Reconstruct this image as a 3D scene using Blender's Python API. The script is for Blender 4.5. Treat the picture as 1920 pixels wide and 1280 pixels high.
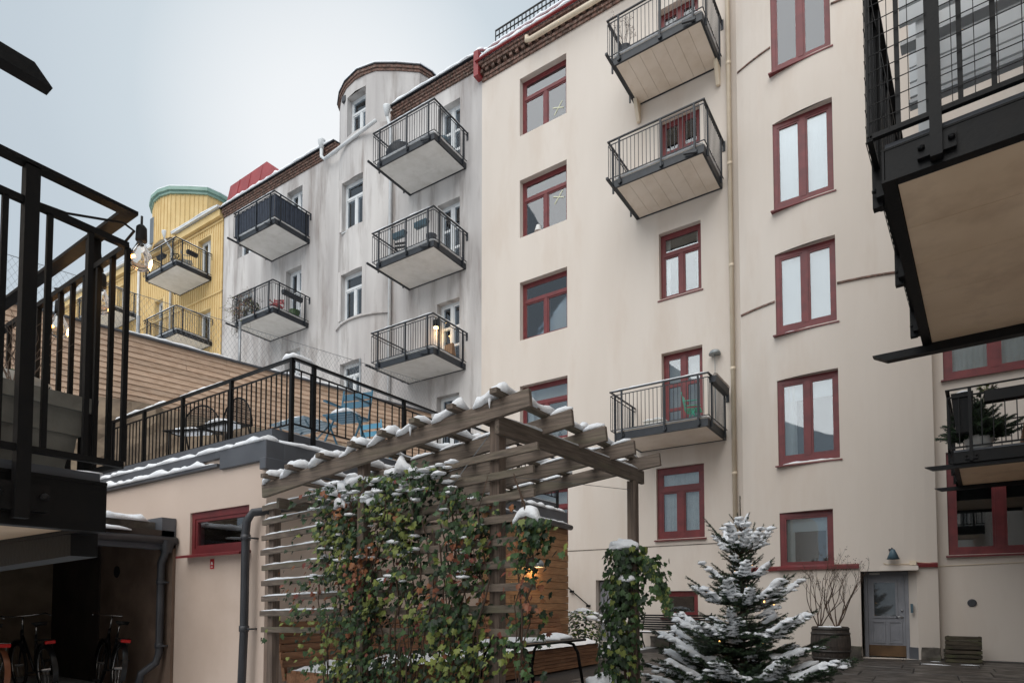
import bpy, bmesh, math, random
from mathutils import Vector, Matrix, noise
R = math.radians
scene = bpy.context.scene
for o in list(bpy.data.objects): bpy.data.objects.remove(o)

# ---------------------------------------------------------------- camera
cam_d = bpy.data.cameras.new('camera'); cam = bpy.data.objects.new('camera', cam_d)
scene.collection.objects.link(cam); scene.camera = cam
cam_d.sensor_width = 36; cam_d.lens = 36*1158/1920; cam_d.shift_y = (1079.4-640)/1920
cam_d.clip_start = .05; cam_d.clip_end = 600
cam.location = (0, 0, 1.25); cam.rotation_euler = (R(90+2.44), 0, R(34.1))

# ---------------------------------------------------------------- overcast sky and soft sun
wd = bpy.data.worlds.new('World'); scene.world = wd; wd.use_nodes = True
nt = wd.node_tree; nt.nodes.clear()
N = nt.nodes.new; L = nt.links.new
out = N('ShaderNodeOutputWorld'); bg = N('ShaderNodeBackground'); L(bg.outputs[0], out.inputs[0])
tc = N('ShaderNodeTexCoord'); sep = N('ShaderNodeSeparateXYZ'); L(tc.outputs['Generated'], sep.inputs[0])
# thin overcast, brightest where the cloud is thinnest (ahead, to the right), greyer away from it
dt = N('ShaderNodeVectorMath'); dt.operation = 'DOT_PRODUCT'; L(tc.outputs['Generated'], dt.inputs[0]); dt.inputs[1].default_value = Vector((-0.622, 0.522, 0.583)).normalized()
ramp = N('ShaderNodeValToRGB'); L(dt.outputs['Value'], ramp.inputs[0])
ramp.color_ramp.elements[0].position = .88; ramp.color_ramp.elements[0].color = (.30, .345, .385, 1)
ramp.color_ramp.elements[1].position = .998; ramp.color_ramp.elements[1].color = (.53, .545, .56, 1)
for p_, c_ in ((.947, (.325, .37, .41)), (.973, (.365, .41, .445))): e = ramp.color_ramp.elements.new(p_); e.color = (*c_, 1)
nz = N('ShaderNodeTexNoise'); nz.inputs['Scale'].default_value = 1.6; nz.inputs['Detail'].default_value = 4; L(tc.outputs['Generated'], nz.inputs[0])
nr = N('ShaderNodeMapRange'); nr.inputs[3].default_value = .93; nr.inputs[4].default_value = 1.07; L(nz.outputs[0], nr.inputs[0])
mx = N('ShaderNodeMixRGB'); mx.blend_type = 'MULTIPLY'; mx.inputs[0].default_value = 1; L(ramp.outputs[0], mx.inputs[1]); L(nr.outputs[0], mx.inputs[2])
L(mx.outputs[0], bg.inputs[0]); bg.inputs[1].default_value = 1.0
sd = bpy.data.lights.new('sun', 'SUN'); sun = bpy.data.objects.new('sun', sd); scene.collection.objects.link(sun)
sd.energy = 1.5; sd.angle = R(70); sd.color = (1, .97, .93)
sun.rotation_euler = Vector((.16, -.85, .88)).to_track_quat('Z', 'Y').to_euler()
vs = scene.view_settings; vs.view_transform = 'Standard'; vs.look = 'None'; vs.exposure = 0.78; vs.gamma = 1

# ---------------------------------------------------------------- materials
MATS = {}
def srgb(h):
    h = h.lstrip('#'); v = [int(h[i:i+2], 16)/255 for i in (0, 2, 4)]
    return tuple(c/12.92 if c <= .04045 else ((c+.055)/1.055)**2.4 for c in v)
def mat(name, c1, c2=None, rough=.7, scale=6, bump=0., bscale=40, stretch=(1, 1, 1), metal=0., rnd=0., lo=.35, hi=.65, detail=6, spec=.5, world=False, c3=None, s3=1.2, emit=None, rough2=None):
    m = bpy.data.materials.new(name); m.use_nodes = True; t = m.node_tree; n = t.nodes; l = t.links
    b = n['Principled BSDF']; b.inputs['Roughness'].default_value = rough; b.inputs['Metallic'].default_value = metal; b.inputs['Specular IOR Level'].default_value = spec
    c1 = srgb(c1) if isinstance(c1, str) else c1; c2 = c1 if c2 is None else (srgb(c2) if isinstance(c2, str) else c2)
    tc = n.new('ShaderNodeTexCoord'); mp = n.new('ShaderNodeMapping'); mp.inputs['Scale'].default_value = stretch
    if world:
        g = n.new('ShaderNodeNewGeometry'); l.new(g.outputs['Position'], mp.inputs[0])
    else:
        l.new(tc.outputs['Object'], mp.inputs[0])
    oi = n.new('ShaderNodeObjectInfo')
    if rnd:
        ad = n.new('ShaderNodeVectorMath'); ad.operation = 'ADD'; sc = n.new('ShaderNodeVectorMath'); sc.operation = 'SCALE'; sc.inputs['Scale'].default_value = 37
        cb = n.new('ShaderNodeCombineXYZ'); l.new(oi.outputs['Random'], cb.inputs[0]); l.new(oi.outputs['Random'], cb.inputs[2]); l.new(cb.outputs[0], sc.inputs[0])
        l.new(mp.outputs[0], ad.inputs[0]); l.new(sc.outputs[0], ad.inputs[1]); vec = ad.outputs[0]
    else: vec = mp.outputs[0]
    nz = n.new('ShaderNodeTexNoise'); nz.inputs['Scale'].default_value = scale; nz.inputs['Detail'].default_value = detail; l.new(vec, nz.inputs[0])
    mr = n.new('ShaderNodeMapRange'); mr.inputs[1].default_value = lo; mr.inputs[2].default_value = hi; l.new(nz.outputs[0], mr.inputs[0])
    mix = n.new('ShaderNodeMixRGB'); mix.inputs[1].default_value = (*c1, 1); mix.inputs[2].default_value = (*c2, 1); l.new(mr.outputs[0], mix.inputs[0])
    col = mix.outputs[0]
    if c3 is not None:
        c3 = srgb(c3) if isinstance(c3, str) else c3
        n3 = n.new('ShaderNodeTexNoise'); n3.inputs['Scale'].default_value = s3; n3.inputs['Detail'].default_value = 5; n3.inputs['Roughness'].default_value = .65; l.new(vec, n3.inputs[0])
        m3 = n.new('ShaderNodeMapRange'); m3.inputs[1].default_value = .5; m3.inputs[2].default_value = .75; l.new(n3.outputs[0], m3.inputs[0])
        x3 = n.new('ShaderNodeMixRGB'); x3.inputs[2].default_value = (*c3, 1); l.new(m3.outputs[0], x3.inputs[0]); l.new(col, x3.inputs[1]); col = x3.outputs[0]
    if rnd:
        hs = n.new('ShaderNodeHueSaturation'); mv = n.new('ShaderNodeMapRange'); mv.inputs[3].default_value = 1-rnd; mv.inputs[4].default_value = 1+rnd
        l.new(oi.outputs['Random'], mv.inputs[0]); l.new(mv.outputs[0], hs.inputs['Value']); l.new(col, hs.inputs['Color']); col = hs.outputs[0]
    l.new(col, b.inputs['Base Color'])
    if rough2 is not None:
        rr = n.new('ShaderNodeMapRange'); rr.inputs[3].default_value = rough; rr.inputs[4].default_value = rough2; l.new(mr.outputs[0], rr.inputs[0]); l.new(rr.outputs[0], b.inputs['Roughness'])
    if bump:
        nb = n.new('ShaderNodeTexNoise'); nb.inputs['Scale'].default_value = bscale; nb.inputs['Detail'].default_value = 5; l.new(vec, nb.inputs[0])
        bp = n.new('ShaderNodeBump'); bp.inputs['Strength'].default_value = bump; bp.inputs['Distance'].default_value = .02; l.new(nb.outputs[0], bp.inputs['Height']); l.new(bp.outputs[0], b.inputs['Normal'])
    if emit:
        b.inputs['Emission Color'].default_value = (*emit[0], 1); b.inputs['Emission Strength'].default_value = emit[1]
    MATS[name] = m; return m
mat('cream', '#d9cfc5', '#d1c6bb', .85, .8, .22, 4, (1, 1, .22), world=True, lo=.3, hi=.7, c3='#cdbfb2', s3=.9)
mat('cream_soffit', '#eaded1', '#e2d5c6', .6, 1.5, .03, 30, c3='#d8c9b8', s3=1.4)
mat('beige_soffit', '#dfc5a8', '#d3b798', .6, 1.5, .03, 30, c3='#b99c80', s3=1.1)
mat('cream_pipe', '#d9cab4', '#cfbfa8', .5, 3)
mat('gray_plaster', '#d0ccc9', '#aaa5a3', .9, 1.1, .25, 9, (1, 1, .13), world=True, lo=.32, hi=.7, c3='#80756f', s3=1.5)
mat('yellow_board', '#dcc08a', '#d2b47c', .75, 1.5, .05, 20, world=True)
mat('white_paint', '#dcdedf', '#cfd2d4', .5, 4)
mat('red_paint', '#732a2c', '#612225', .45, 5, .06, 30, rnd=.06)
mat('red_roof', '#9a3a3c', '#873032', .45, 1.2, world=True)
mat('green_eave', '#8aa79b', '#7b998d', .5, 2)
mat('brick', '#7c5d52', '#524139', .85, 9, .3, 30, lo=.4, hi=.6, c3='#a08d80', s3=14)
mat('steel', '#22272f', '#191d23', .45, 8, .03, 60, spec=.5)
mat('black_steel', '#0a0a0c', '#060607', .5, 9, .08, 40, c3='#15110f', s3=3, spec=.25)
mat('soffit_gray', '#e8e6e3', '#dedcd8', .7, 2, .04, 30, c3='#d0cdc8', s3=1.6)
mat('snow', (.92, .93, .95), (.86, .89, .93), .75, 7, .5, 35, spec=.3)
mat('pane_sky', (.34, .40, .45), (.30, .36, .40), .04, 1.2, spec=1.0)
mat('pane_dark', (.035, .038, .04), (.09, .095, .10), .03, .9, spec=1.0, lo=.4, hi=.6)
mat('pane_gray', (.13, .145, .155), (.09, .10, .11), .03, 1.1, spec=1.0, stretch=(3, 3, .6))
def glass(name, tint, refl):
    m = bpy.data.materials.new(name); m.use_nodes = True; t = m.node_tree; n = t.nodes; n.clear(); l = t.links
    o = n.new('ShaderNodeOutputMaterial'); mx_ = n.new('ShaderNodeMixShader'); tr_ = n.new('ShaderNodeBsdfTransparent'); gl_ = n.new('ShaderNodeBsdfGlossy'); fr = n.new('ShaderNodeFresnel'); ad = n.new('ShaderNodeMath'); ad.operation = 'ADD'; ad.use_clamp = True
    fr.inputs['IOR'].default_value = 1.6; ad.inputs[1].default_value = refl; tr_.inputs[0].default_value = (*tint, 1); gl_.inputs['Roughness'].default_value = .015; gl_.inputs[0].default_value = (.93, .96, 1, 1)
    nz_ = n.new('ShaderNodeTexNoise'); nz_.inputs['Scale'].default_value = 1.3; bp = n.new('ShaderNodeBump'); bp.inputs['Strength'].default_value = .012; bp.inputs['Distance'].default_value = .05; tcn = n.new('ShaderNodeNewGeometry'); l.new(tcn.outputs['Position'], nz_.inputs[0]); l.new(nz_.outputs[0], bp.inputs['Height']); l.new(bp.outputs[0], gl_.inputs['Normal'])
    l.new(fr.outputs[0], ad.inputs[0]); l.new(ad.outputs[0], mx_.inputs[0]); l.new(tr_.outputs[0], mx_.inputs[1]); l.new(gl_.outputs[0], mx_.inputs[2]); l.new(mx_.outputs[0], o.inputs[0]); MATS[name] = m
glass('glass', (.80, .84, .85), .06)
mat('room', '#3a3734', '#24221f', .9, 1.1, world=True)
mat('curtain', '#e4e2de', '#cfccc6', .9, 3)
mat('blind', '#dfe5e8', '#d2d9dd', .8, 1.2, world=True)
mat('pane_curtain', (.50, .52, .53), (.40, .42, .43), .06, 9, spec=.9, stretch=(5, 5, .2))
mat('old_wood', '#7e7064', '#5a5048', .8, 5, .35, 26, (.5, 11, 11), rnd=.13, c3='#666350', s3=.8)
mat('old_wood_y', '#7e7064', '#5a5048', .8, 5, .35, 26, (11, .5, 11), rnd=.13, c3='#666350', s3=.8)
mat('old_wood_z', '#7a6a5e', '#564a42', .8, 5, .35, 26, (11, 11, .5), rnd=.1)
mat('plank', '#ceb39c', '#b3957d', .75, 4, .25, 22, (9, .7, 9), rnd=.14, c3='#d3bba6', s3=2)
mat('cedar', '#ad8561', '#8f6948', .7, 4, .25, 22, (9, .8, 9), rnd=.16)
mat('cedar_bench', '#9a7052', '#7d573d', .7, 4, .2, 22, (9, .8, 9), rnd=.16)
mat('zinc', '#5f6268', '#54575d', .5, 2, metal=.2)
mat('dark_pipe', '#45464a', '#3b3c40', .4, 4, metal=.2)
mat('terrace_wall', '#d3c0b2', '#c9b5a6', .85, .5, .12, 9, world=True, c3='#bfaa9a', s3=.5)
mat('slab', '#4a443f', '#37322f', .33, 3, .18, 18, rnd=.16, rough2=.6, c3='#5d5650', s3=5)
mat('joint', '#2c2826', '#221f1e', .7, 6, .3, 40)
mat('bounce_ground', '#dcdfe3', '#c0c2c5', .8, 1.3, .3, 20, c3='#9a9692', s3=.6)  # pale tone for the unseen yard, chosen to bounce light under the balconies
mat('stone', '#7b746b', '#4d4842', .9, 3, .8, 7, lo=.35, hi=.6, c3='#5c6148', s3=2)
mat('rock', '#9a8874', '#6a5d50', .95, 1.6, .9, 4, c3='#94846f', s3=2.5)
mat('leaf_green', '#3f5a2e', '#2a4122', .5, 3, spec=.4)
mat('leaf_light', '#7f8740', '#667138', .5, 3, spec=.4)
mat('leaf_dark', '#25381f', '#1a2a18', .5, 3, spec=.4)
mat('leaf_red', '#6d3232', '#8a5a34', .55, 3, spec=.4)
mat('needle', '#2f4030', '#22301f', .6, 5)
mat('needle_fresh', '#3f5a30', '#2d4524', .6, 5)
mat('bark', '#4a3b30', '#332820', .9, 12, .5, 30)
mat('twig', '#5a4638', '#3d3028', .9, 12)
mat('stem_dead', '#7d6c60', '#5f5148', .9, 12)
mat('barrel_wood', '#463e38', '#332d29', .75, 5, .3, 20, (7, 7, .8), rnd=.1)
mat('hoop', '#4b4846', '#3a3735', .5, 8, metal=.5)
mat('door_paint', '#85868c', '#78797f', .5, 3)
mat('brass', '#6a5138', '#54402d', .4, 3, metal=.5)
mat('chrome', (.6, .6, .6), (.5, .5, .5), .25, 3, metal=1.)
mat('rubber', '#161616', '#0f0f0f', .7, 8)
mat('paint_black', '#1a1b1e', '#121315', .3, 8)
mat('paint_bronze', '#8a5a40', '#7a4c35', .3, 8, metal=.4)
mat('reflector', (.55, .02, .02), (.45, .01, .01), .2, 8)
mat('orange', '#c86a20', '#b05a18', .4, 8)
mat('blue_paint', '#3f7088', '#37657c', .45, 6)
mat('blue_light', '#5f9ab4', '#4f8aa6', .45, 6)
mat('teal', '#3aa58c', '#2f937b', .4, 6)
mat('shed_shade', '#4a4039', '#3a322d', .9, 2, .2, 12)  # dark tone puts the shade inside the bike shed into the colour
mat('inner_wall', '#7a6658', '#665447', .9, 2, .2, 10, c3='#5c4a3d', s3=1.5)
mat('planter_gray', '#86847c', '#65635d', .9, 5, .4, 22, c3='#6c6a63', s3=3)
mat('terracotta', '#9a5a40', '#84492f', .8, 5)
mat('tarp', '#23262d', '#171a20', .55, 6, .4, 12)
mat('screen_cloth', '#3c4453', '#323947', .7, 5, .1, 60)
mat('white_plastic', '#d8d8d4', '#c8c8c4', .4, 5)
mat('red_metal', '#9c2028', '#85181f', .4, 5)
mat('sign_red', '#b4242c', None, .5)
mat('sign_white', '#e6e2dc', None, .5)
mat('crate_wood', '#4a4236', '#352d24', .85, 6, .4, 20, (1, 6, 6), rnd=.25, c3='#4d5232', s3=2)
mat('lamp_blue', '#4d6672', '#3f5560', .45, 5)
mat('lamp_gray', '#9aa0a2', '#868c8e', .4, 5, metal=.3)
mat('bulb_glass', (1., .95, .88), None, .02, spec=.6); MATS['bulb_glass'].node_tree.nodes['Principled BSDF'].inputs['Transmission Weight'].default_value = .95; MATS['bulb_glass'].node_tree.nodes['Principled BSDF'].inputs['IOR'].default_value = 1.15
mat('filament', (1, .6, .2), None, .3, emit=((1, .42, .08), 9))
mat('fairy', (1, .6, .2), None, .3, emit=((1, .5, .15), 2.5))
mat('table_gray', '#8296a2', '#6f8490', .45, 6)
mat('lamp_glow', (1, .8, .5), None, .3, emit=((1, .62, .25), 9))
mat('wire', '#a0a3a6', '#7c7f82', .4, 6, metal=.6)
mat('tape', '#cfcfb4', None, .6)
mat('brown_bag', '#a07a58', '#8c6848', .8, 6)

# ---------------------------------------------------------------- mesh helpers
COL = scene.collection
WM = {}
I4 = Matrix.Identity(4)
def world_of(o): return WM.get(o.name, I4) if o else I4
class MB:
    def __init__(s, M=None): s.v = []; s.f = []; s.mi = []; s.M = M or I4; s.cm = 0
    def add(s, vs, fs):
        b = len(s.v); s.v += [tuple(v) for v in vs]
        for f in fs: s.f.append(tuple(i+b for i in f)); s.mi.append(s.cm)
        return s
    def box(s, x0, x1, y0, y1, z0, z1):
        return s.add([(x0,y0,z0),(x1,y0,z0),(x1,y1,z0),(x0,y1,z0),(x0,y0,z1),(x1,y0,z1),(x1,y1,z1),(x0,y1,z1)],
                     [(0,3,2,1),(4,5,6,7),(0,1,5,4),(1,2,6,5),(2,3,7,6),(3,0,4,7)])
    def beam(s, p, q, w, h, up=(0, 0, 1)):
        p = Vector(p); q = Vector(q); d = (q-p)
        if d.length < 1e-6: return s
        d.normalize(); up = Vector(up)
        if abs(d.dot(up)) > .98: up = Vector((0, 1, 0))
        a = d.cross(up).normalized(); b = a.cross(d)
        vs = []
        for c in (p, q):
            for i, j in ((-1,-1),(1,-1),(1,1),(-1,1)): vs.append(c+a*(i*w/2)+b*(j*h/2))
        return s.add(vs, [(0,1,2,3),(7,6,5,4),(0,4,5,1),(1,5,6,2),(2,6,7,3),(3,7,4,0)])
    def tube(s, pts, r, n=8, cap=True):
        pts = [Vector(p) for p in pts]; rs = r if isinstance(r, (list, tuple)) else [r]*len(pts)
        base = len(s.v); prev = None; vs = []
        for i, p in enumerate(pts):
            d = (pts[min(i+1, len(pts)-1)]-pts[max(i-1, 0)])
            d = d.normalized() if d.length > 1e-9 else Vector((0, 0, 1))
            if prev is None:
                a = d.orthogonal().normalized()
            else:
                a = prev-d*prev.dot(d); a = a.normalized() if a.length > 1e-6 else d.orthogonal().normalized()
            prev = a; b = d.cross(a)
            for k in range(n):
                t = 2*math.pi*k/n; vs.append(p+(a*math.cos(t)+b*math.sin(t))*rs[i])
        fs = []
        for i in range(len(pts)-1):
            for k in range(n):
                k2 = (k+1) % n; fs.append((i*n+k, i*n+k2, (i+1)*n+k2, (i+1)*n+k))
        if cap: fs.append(tuple(reversed(range(n)))); fs.append(tuple((len(pts)-1)*n+k for k in range(n)))
        return s.add(vs, fs)
    def prism(s, poly, z0, z1):        # poly: list of (x,y), counter-clockwise
        n = len(poly)
        return s.add([(x, y, z0) for x, y in poly]+[(x, y, z1) for x, y in poly],
                     [tuple(reversed(range(n))), tuple(range(n, 2*n))]+[(i, (i+1) % n, n+(i+1) % n, n+i) for i in range(n)])
    def lathe(s, prof, c=(0, 0, 0), n=16, sx=1, sy=1):
        vs = []; fs = []
        for r, z in prof:
            for k in range(n):
                t = 2*math.pi*k/n; vs.append((c[0]+r*math.cos(t)*sx, c[1]+r*math.sin(t)*sy, c[2]+z))
        for i in range(len(prof)-1):
            for k in range(n):
                k2 = (k+1) % n; fs.append((i*n+k, i*n+k2, (i+1)*n+k2, (i+1)*n+k))
        fs.append(tuple(reversed(range(n)))); fs.append(tuple((len(prof)-1)*n+k for k in range(n)))
        return s.add(vs, fs)
    def strip(s, path, w, h, seed=0, step=.06, rag=.35, over=0., taper=True):     # lumpy snow bank lying along a polyline
        rnd = random.Random(seed); path = [Vector(p) for p in path]; pts = []
        for a, b in zip(path, path[1:]):
            k = max(1, int((b-a).length/step))
            for i in range(k): pts.append(a+(b-a)*i/k)
        pts.append(path[-1]); n = 9; vs = []; off = rnd.random()*99
        for i, p in enumerate(pts):
            d = (pts[min(i+1, len(pts)-1)]-pts[max(i-1, 0)]).normalized(); a = d.cross(Vector((0, 0, 1)))
            a = a.normalized() if a.length > 1e-5 else Vector((1, 0, 0))
            e = min(1, .35+min(i, len(pts)-1-i)*.35) if taper else 1
            q = p*3.1
            kh = h*e*(1+rag*2*noise.noise((q.x*1.7+off, q.y*1.7, q.z)))*(1+.25*noise.noise((q.x*7+off, q.y*7, q.z*7)))
            kw = w*e*(1+rag*noise.noise((q.x*1.3, q.y*1.3+off, q.z)))
            sh = w*.18*noise.noise((q.x*2, q.y*2+off*2, 3))
            for j in range(n):
                t = math.pi*j/(n-1)
                x = -math.cos(t); z = math.sin(t)**.7
                jit = 1+.13*noise.noise((q.x*9+j, q.y*9, q.z*9+off))
                vs.append(p+a*(x*kw/2*jit+sh)+Vector((0, 0, z*kh*jit-(over if j in (0, n-1) else 0))))
        fs = []
        for i in range(len(pts)-1):
            for j in range(n-1): fs.append((i*n+j, (i+1)*n+j, (i+1)*n+j+1, i*n+j+1))
            fs.append((i*n, i*n+n-1, (i+1)*n+n-1, (i+1)*n))
        fs.append(tuple(range(n))); fs.append(tuple((len(pts)-1)*n+j for j in reversed(range(n))))
        return s.add(vs, fs)
    def blob(s, c, r, seed=0, sub=2, amp=.3, fr=1.6):
        V_, F_ = ICO[sub]; off = seed*3.7; c = Vector(c); vs = []
        for v in V_:
            k = 1+amp*noise.noise((v.x*fr+off, v.y*fr, v.z*fr))+amp*.4*noise.noise((v.x*4+off, v.y*4, v.z*4))
            vs.append((c.x+v.x*r[0]*k, c.y+v.y*r[1]*k, c.z+v.z*r[2]*k*(1 if v.z > 0 else .55)))
        return s.add(vs, F_)
    def build(s, name, m, parent=None, smooth=False, bevel=0., kind=None, label=None):
        me = bpy.data.meshes.new(name); P = world_of(parent).inverted() @ s.M
        me.from_pydata([P @ Vector(v) for v in s.v], [], s.f)
        for k in (m if isinstance(m, (list, tuple)) else [m]): me.materials.append(MATS[k])
        if isinstance(m, (list, tuple)): me.polygons.foreach_set('material_index', s.mi)
        if smooth: me.polygons.foreach_set('use_smooth', [True]*len(s.f))
        me.update()
        return link(name, me, parent, bevel=bevel, kind=kind, label=label)
def link(name, me, parent=None, loc=None, rotz=None, bevel=0., kind=None, label=None, M=None):
    o = bpy.data.objects.new(name, me); COL.objects.link(o)
    if parent: o.parent = parent
    B = M if M is not None else (Matrix.Translation(loc or (0, 0, 0)) @ Matrix.Rotation(rotz or 0, 4, 'Z'))
    o.matrix_basis = B
    WM[o.name] = world_of(parent) @ B
    if bevel:
        b = o.modifiers.new('bevel', 'BEVEL'); b.width = bevel; b.segments = 1; b.limit_method = 'ANGLE'
    if kind: o['kind'] = kind
    if label: o['label'] = label
    return o
def thing(name, label, cat, loc=(0, 0, 0), rotz=0., group=None):
    o = link(name, None, None, loc, rotz); o['label'] = label; o['category'] = cat
    o.empty_display_size = .2
    if group: o['group'] = group
    return o
def tag(o, label, cat, group=None):
    o['label'] = label; o['category'] = cat
    if group: o['group'] = group
    return o
def shared(mb, name, m, smooth=False):
    me = bpy.data.meshes.new(name); me.from_pydata([Vector(v) for v in mb.v], [], mb.f); me.materials.append(MATS[m])
    if smooth: me.polygons.foreach_set('use_smooth', [True]*len(mb.f))
    me.update(); return me
ICO = {}
for sub in (1, 2, 3):
    bm = bmesh.new(); bmesh.ops.create_icosphere(bm, subdivisions=sub, radius=1)
    bm.verts.ensure_lookup_table(); ICO[sub] = ([v.co.copy() for v in bm.verts], [tuple(v.index for v in f.verts) for f in bm.faces]); bm.free()
def frameM(x, y, ang): return Matrix.Translation((x, y, 0)) @ Matrix.Rotation(R(ang), 4, 'Z')

def wall(mb, x0, x1, z0, z1, holes, yf, depth, dx=1.2, dz=1.5):
    """wall sheet with real openings; yf(x) is the wall face, the reveals run back by depth"""
    xs = {x0, x1}; zs = {z0, z1}
    for a, b, c, d in holes: xs |= {a, b}; zs |= {c, d}
    def fill(vals, step):
        vals = sorted(vals); o = []
        for a, b in zip(vals, vals[1:]):
            k = max(1, math.ceil((b-a)/step)); o += [a+(b-a)*i/k for i in range(k)]
        return o+[vals[-1]]
    xs = fill([x for x in xs if x0 <= x <= x1], dx); zs = fill([z for z in zs if z0 <= z <= z1], dz)
    idx = {}; vs = []; fs = []
    def vid(x, z):
        if (x, z) not in idx: idx[(x, z)] = len(vs); vs.append((x, yf(x), z))
        return idx[(x, z)]
    for a, b in zip(xs, xs[1:]):
        for c, d in zip(zs, zs[1:]):
            mx_, mz_ = (a+b)/2, (c+d)/2
            if any(h[0] < mx_ < h[1] and h[2] < mz_ < h[3] for h in holes): continue
            fs.append((vid(a, c), vid(b, c), vid(b, d), vid(a, d)))
    mb.add(vs, fs)
    for a, b, c, d in holes:
        ya, yb = yf(a), yf(b); yb2 = max(ya, yb)+depth
        mb.add([(a,ya,c),(b,yb,c),(b,yb,d),(a,ya,d),(a,yb2,c),(b,yb2,c),(b,yb2,d),(a,yb2,d)],
               [(0,1,5,4),(1,2,6,5),(2,3,7,6),(3,0,4,7)])
    return mb

def window(b, M, x0, x1, z0, z1, y, style='transom', fm='red_paint', pm='pane_gray', fw=.085, sill=True, snowy=False, pms=None, sillm=None, low=0.):
    """frame (part) with panes, sill (sub-parts); y = front of the frame"""
    mb = MB(M); t = .07; yb = y+t
    z0f = z0+low
    mb.box(x0, x0+fw, y, yb, z0, z1); mb.box(x1-fw, x1, y, yb, z0, z1); mb.box(x0+fw, x1-fw, y, yb, z1-fw*1.15, z1); mb.box(x0+fw, x1-fw, y, yb, z0, z0+fw+low)
    ix0, ix1, iz0, iz1 = x0+fw, x1-fw, z0+fw+low, z1-fw*1.15
    xm = (x0+x1)/2; mw = fw*1.25; rects = []
    sf = .045                                       # sash frame
    def sash(a, bb, c, d):
        mb.box(a, a+sf, y+.012, yb-.005, c, d); mb.box(bb-sf, bb, y+.012, yb-.005, c, d); mb.box(a+sf, bb-sf, y+.012, yb-.005, c, c+sf); mb.box(a+sf, bb-sf, y+.012, yb-.005, d-sf, d)
        rects.append((a+sf, bb-sf, c+sf, d-sf))
    if style == 'transom':
        zt = iz0+(iz1-iz0)*.68; mb.box(ix0, ix1, y-.01, yb, zt, zt+mw*.8)
        mb.box(xm-mw/2, xm+mw/2, y-.005, yb, iz0, zt)
        sash(ix0, xm-mw/2, iz0, zt); sash(xm+mw/2, ix1, iz0, zt); sash(ix0, ix1, zt+mw*.8, iz1)
    elif style == 'double':
        mb.box(xm-mw/2, xm+mw/2, y-.008, yb, iz0, iz1); sash(ix0, xm-mw/2, iz0, iz1); sash(xm+mw/2, ix1, iz0, iz1)
    elif style == 'single': sash(ix0, ix1, iz0, iz1)
    elif style == 'door':
        mb.box(xm-mw/2, xm+mw/2, y-.008, yb, iz0, iz1)
        for a, bb in ((ix0, xm-mw/2), (xm+mw/2, ix1)):
            h = iz1-iz0; c0 = iz0+.12
            sash(a, bb, c0, c0+h*.30); sash(a, bb, c0+h*.30, c0+h*.60); sash(a, bb, c0+h*.60, iz1)
    o = mb.build('window' if style != 'door' else 'balcony_door', fm, b)
    for i, (a, bb, c, d) in enumerate(rects):
        MB(M).box(a-.004, bb+.004, y+.035, y+.05, c-.004, d+.004).build('pane', 'glass', o)
    # what shows behind the glass: a shallow box coloured dark for a dim room, drawn curtains or a pale blind
    k = (pms[0] if pms else pm); wr = random.Random(int(abs(x0*91+z0*37))); yr = y+.30 if y+.36 < 1.0 or y > 5 else y+.25
    MB(M).add([(x0+.02, y+.32, z0+.02), (x1-.02, y+.32, z0+.02), (x1-.02, y+.32, z1-.02), (x0+.02, y+.32, z1-.02), (x0+.02, y+.075, z0+.02), (x1-.02, y+.075, z0+.02), (x1-.02, y+.075, z1-.02), (x0+.02, y+.075, z1-.02)], [(0,1,2,3),(0,4,5,1),(1,5,6,2),(2,6,7,3),(3,7,4,0)]).build('room', 'room', o)
    def drape(xa, xb, za, zb, mt='curtain', nm='curtain', fold=.03):
        n = max(4, int((xb-xa)/.03)); vs = []
        for i in range(n+1):
            f = i/n; yy = y+.17+fold*math.sin(i*1.9+wr.random()*.5)
            vs += [(xa+(xb-xa)*f, yy, za), (xa+(xb-xa)*f, yy, zb), (xa+(xb-xa)*f, yy+.004, za), (xa+(xb-xa)*f, yy+.004, zb)]
        MB(M).add(vs, [(4*i, 4*i+4, 4*i+5, 4*i+1) for i in range(n)]+[(4*i+2, 4*i+3, 4*i+7, 4*i+6) for i in range(n)]).build(nm, mt, o, True)
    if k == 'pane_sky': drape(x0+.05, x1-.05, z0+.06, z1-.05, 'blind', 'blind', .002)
    elif k == 'pane_curtain': drape(x0+.06, x1-.06, z0+.06, z1-.06, fold=.03)
    elif k == 'pane_gray':
        ww = (x1-x0)*wr.uniform(.14, .26)
        if wr.random() < .8: drape(x0+.05, x0+.05+ww, z0+.06, z1-.06)
        if wr.random() < .8: drape(x1-.05-ww*wr.uniform(.5, 1), x1-.05, z0+.06, z1-.06)
        if wr.random() < .45: drape(x0+.05, x1-.05, z1-(z1-z0)*wr.uniform(.2, .4), z1-.06, 'blind', 'blind', .002)
        if style != 'door' and wr.random() < .5:
            xc = x0+(x1-x0)*wr.uniform(.25, .75); mm = MB(M); mm.lathe([(.05, 0), (.07, .12), (.06, .12)], (xc, y+.115, z0+.1), 10)
            for q in range(9): an = q*.7; mm.tube([(xc, y+.115, z0+.2), (xc+.05*math.cos(an), y+.115, z0+.32), (xc+.13*math.cos(an), y+.115+.02*math.sin(an), z0+.30+.12*wr.random())], .008, 4)
            mm.build('window_plant', 'leaf_dark', o)
    if sill:
        s_ = MB(M); s_.add([(x0-.05,y+.02,z0+.01),(x1+.05,y+.02,z0+.01),(x1+.05,y-.19,z0-.03),(x0-.05,y-.19,z0-.03),(x0-.05,y+.02,z0-.03),(x1+.05,y+.02,z0-.03),(x1+.05,y-.19,z0-.06),(x0-.05,y-.19,z0-.06)],
              [(3,2,1,0),(4,5,6,7),(2,3,7,6),(0,4,7,3),(1,2,6,5),(0,1,5,4)])
        s_.build('sill', sillm or fm, o)
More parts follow.
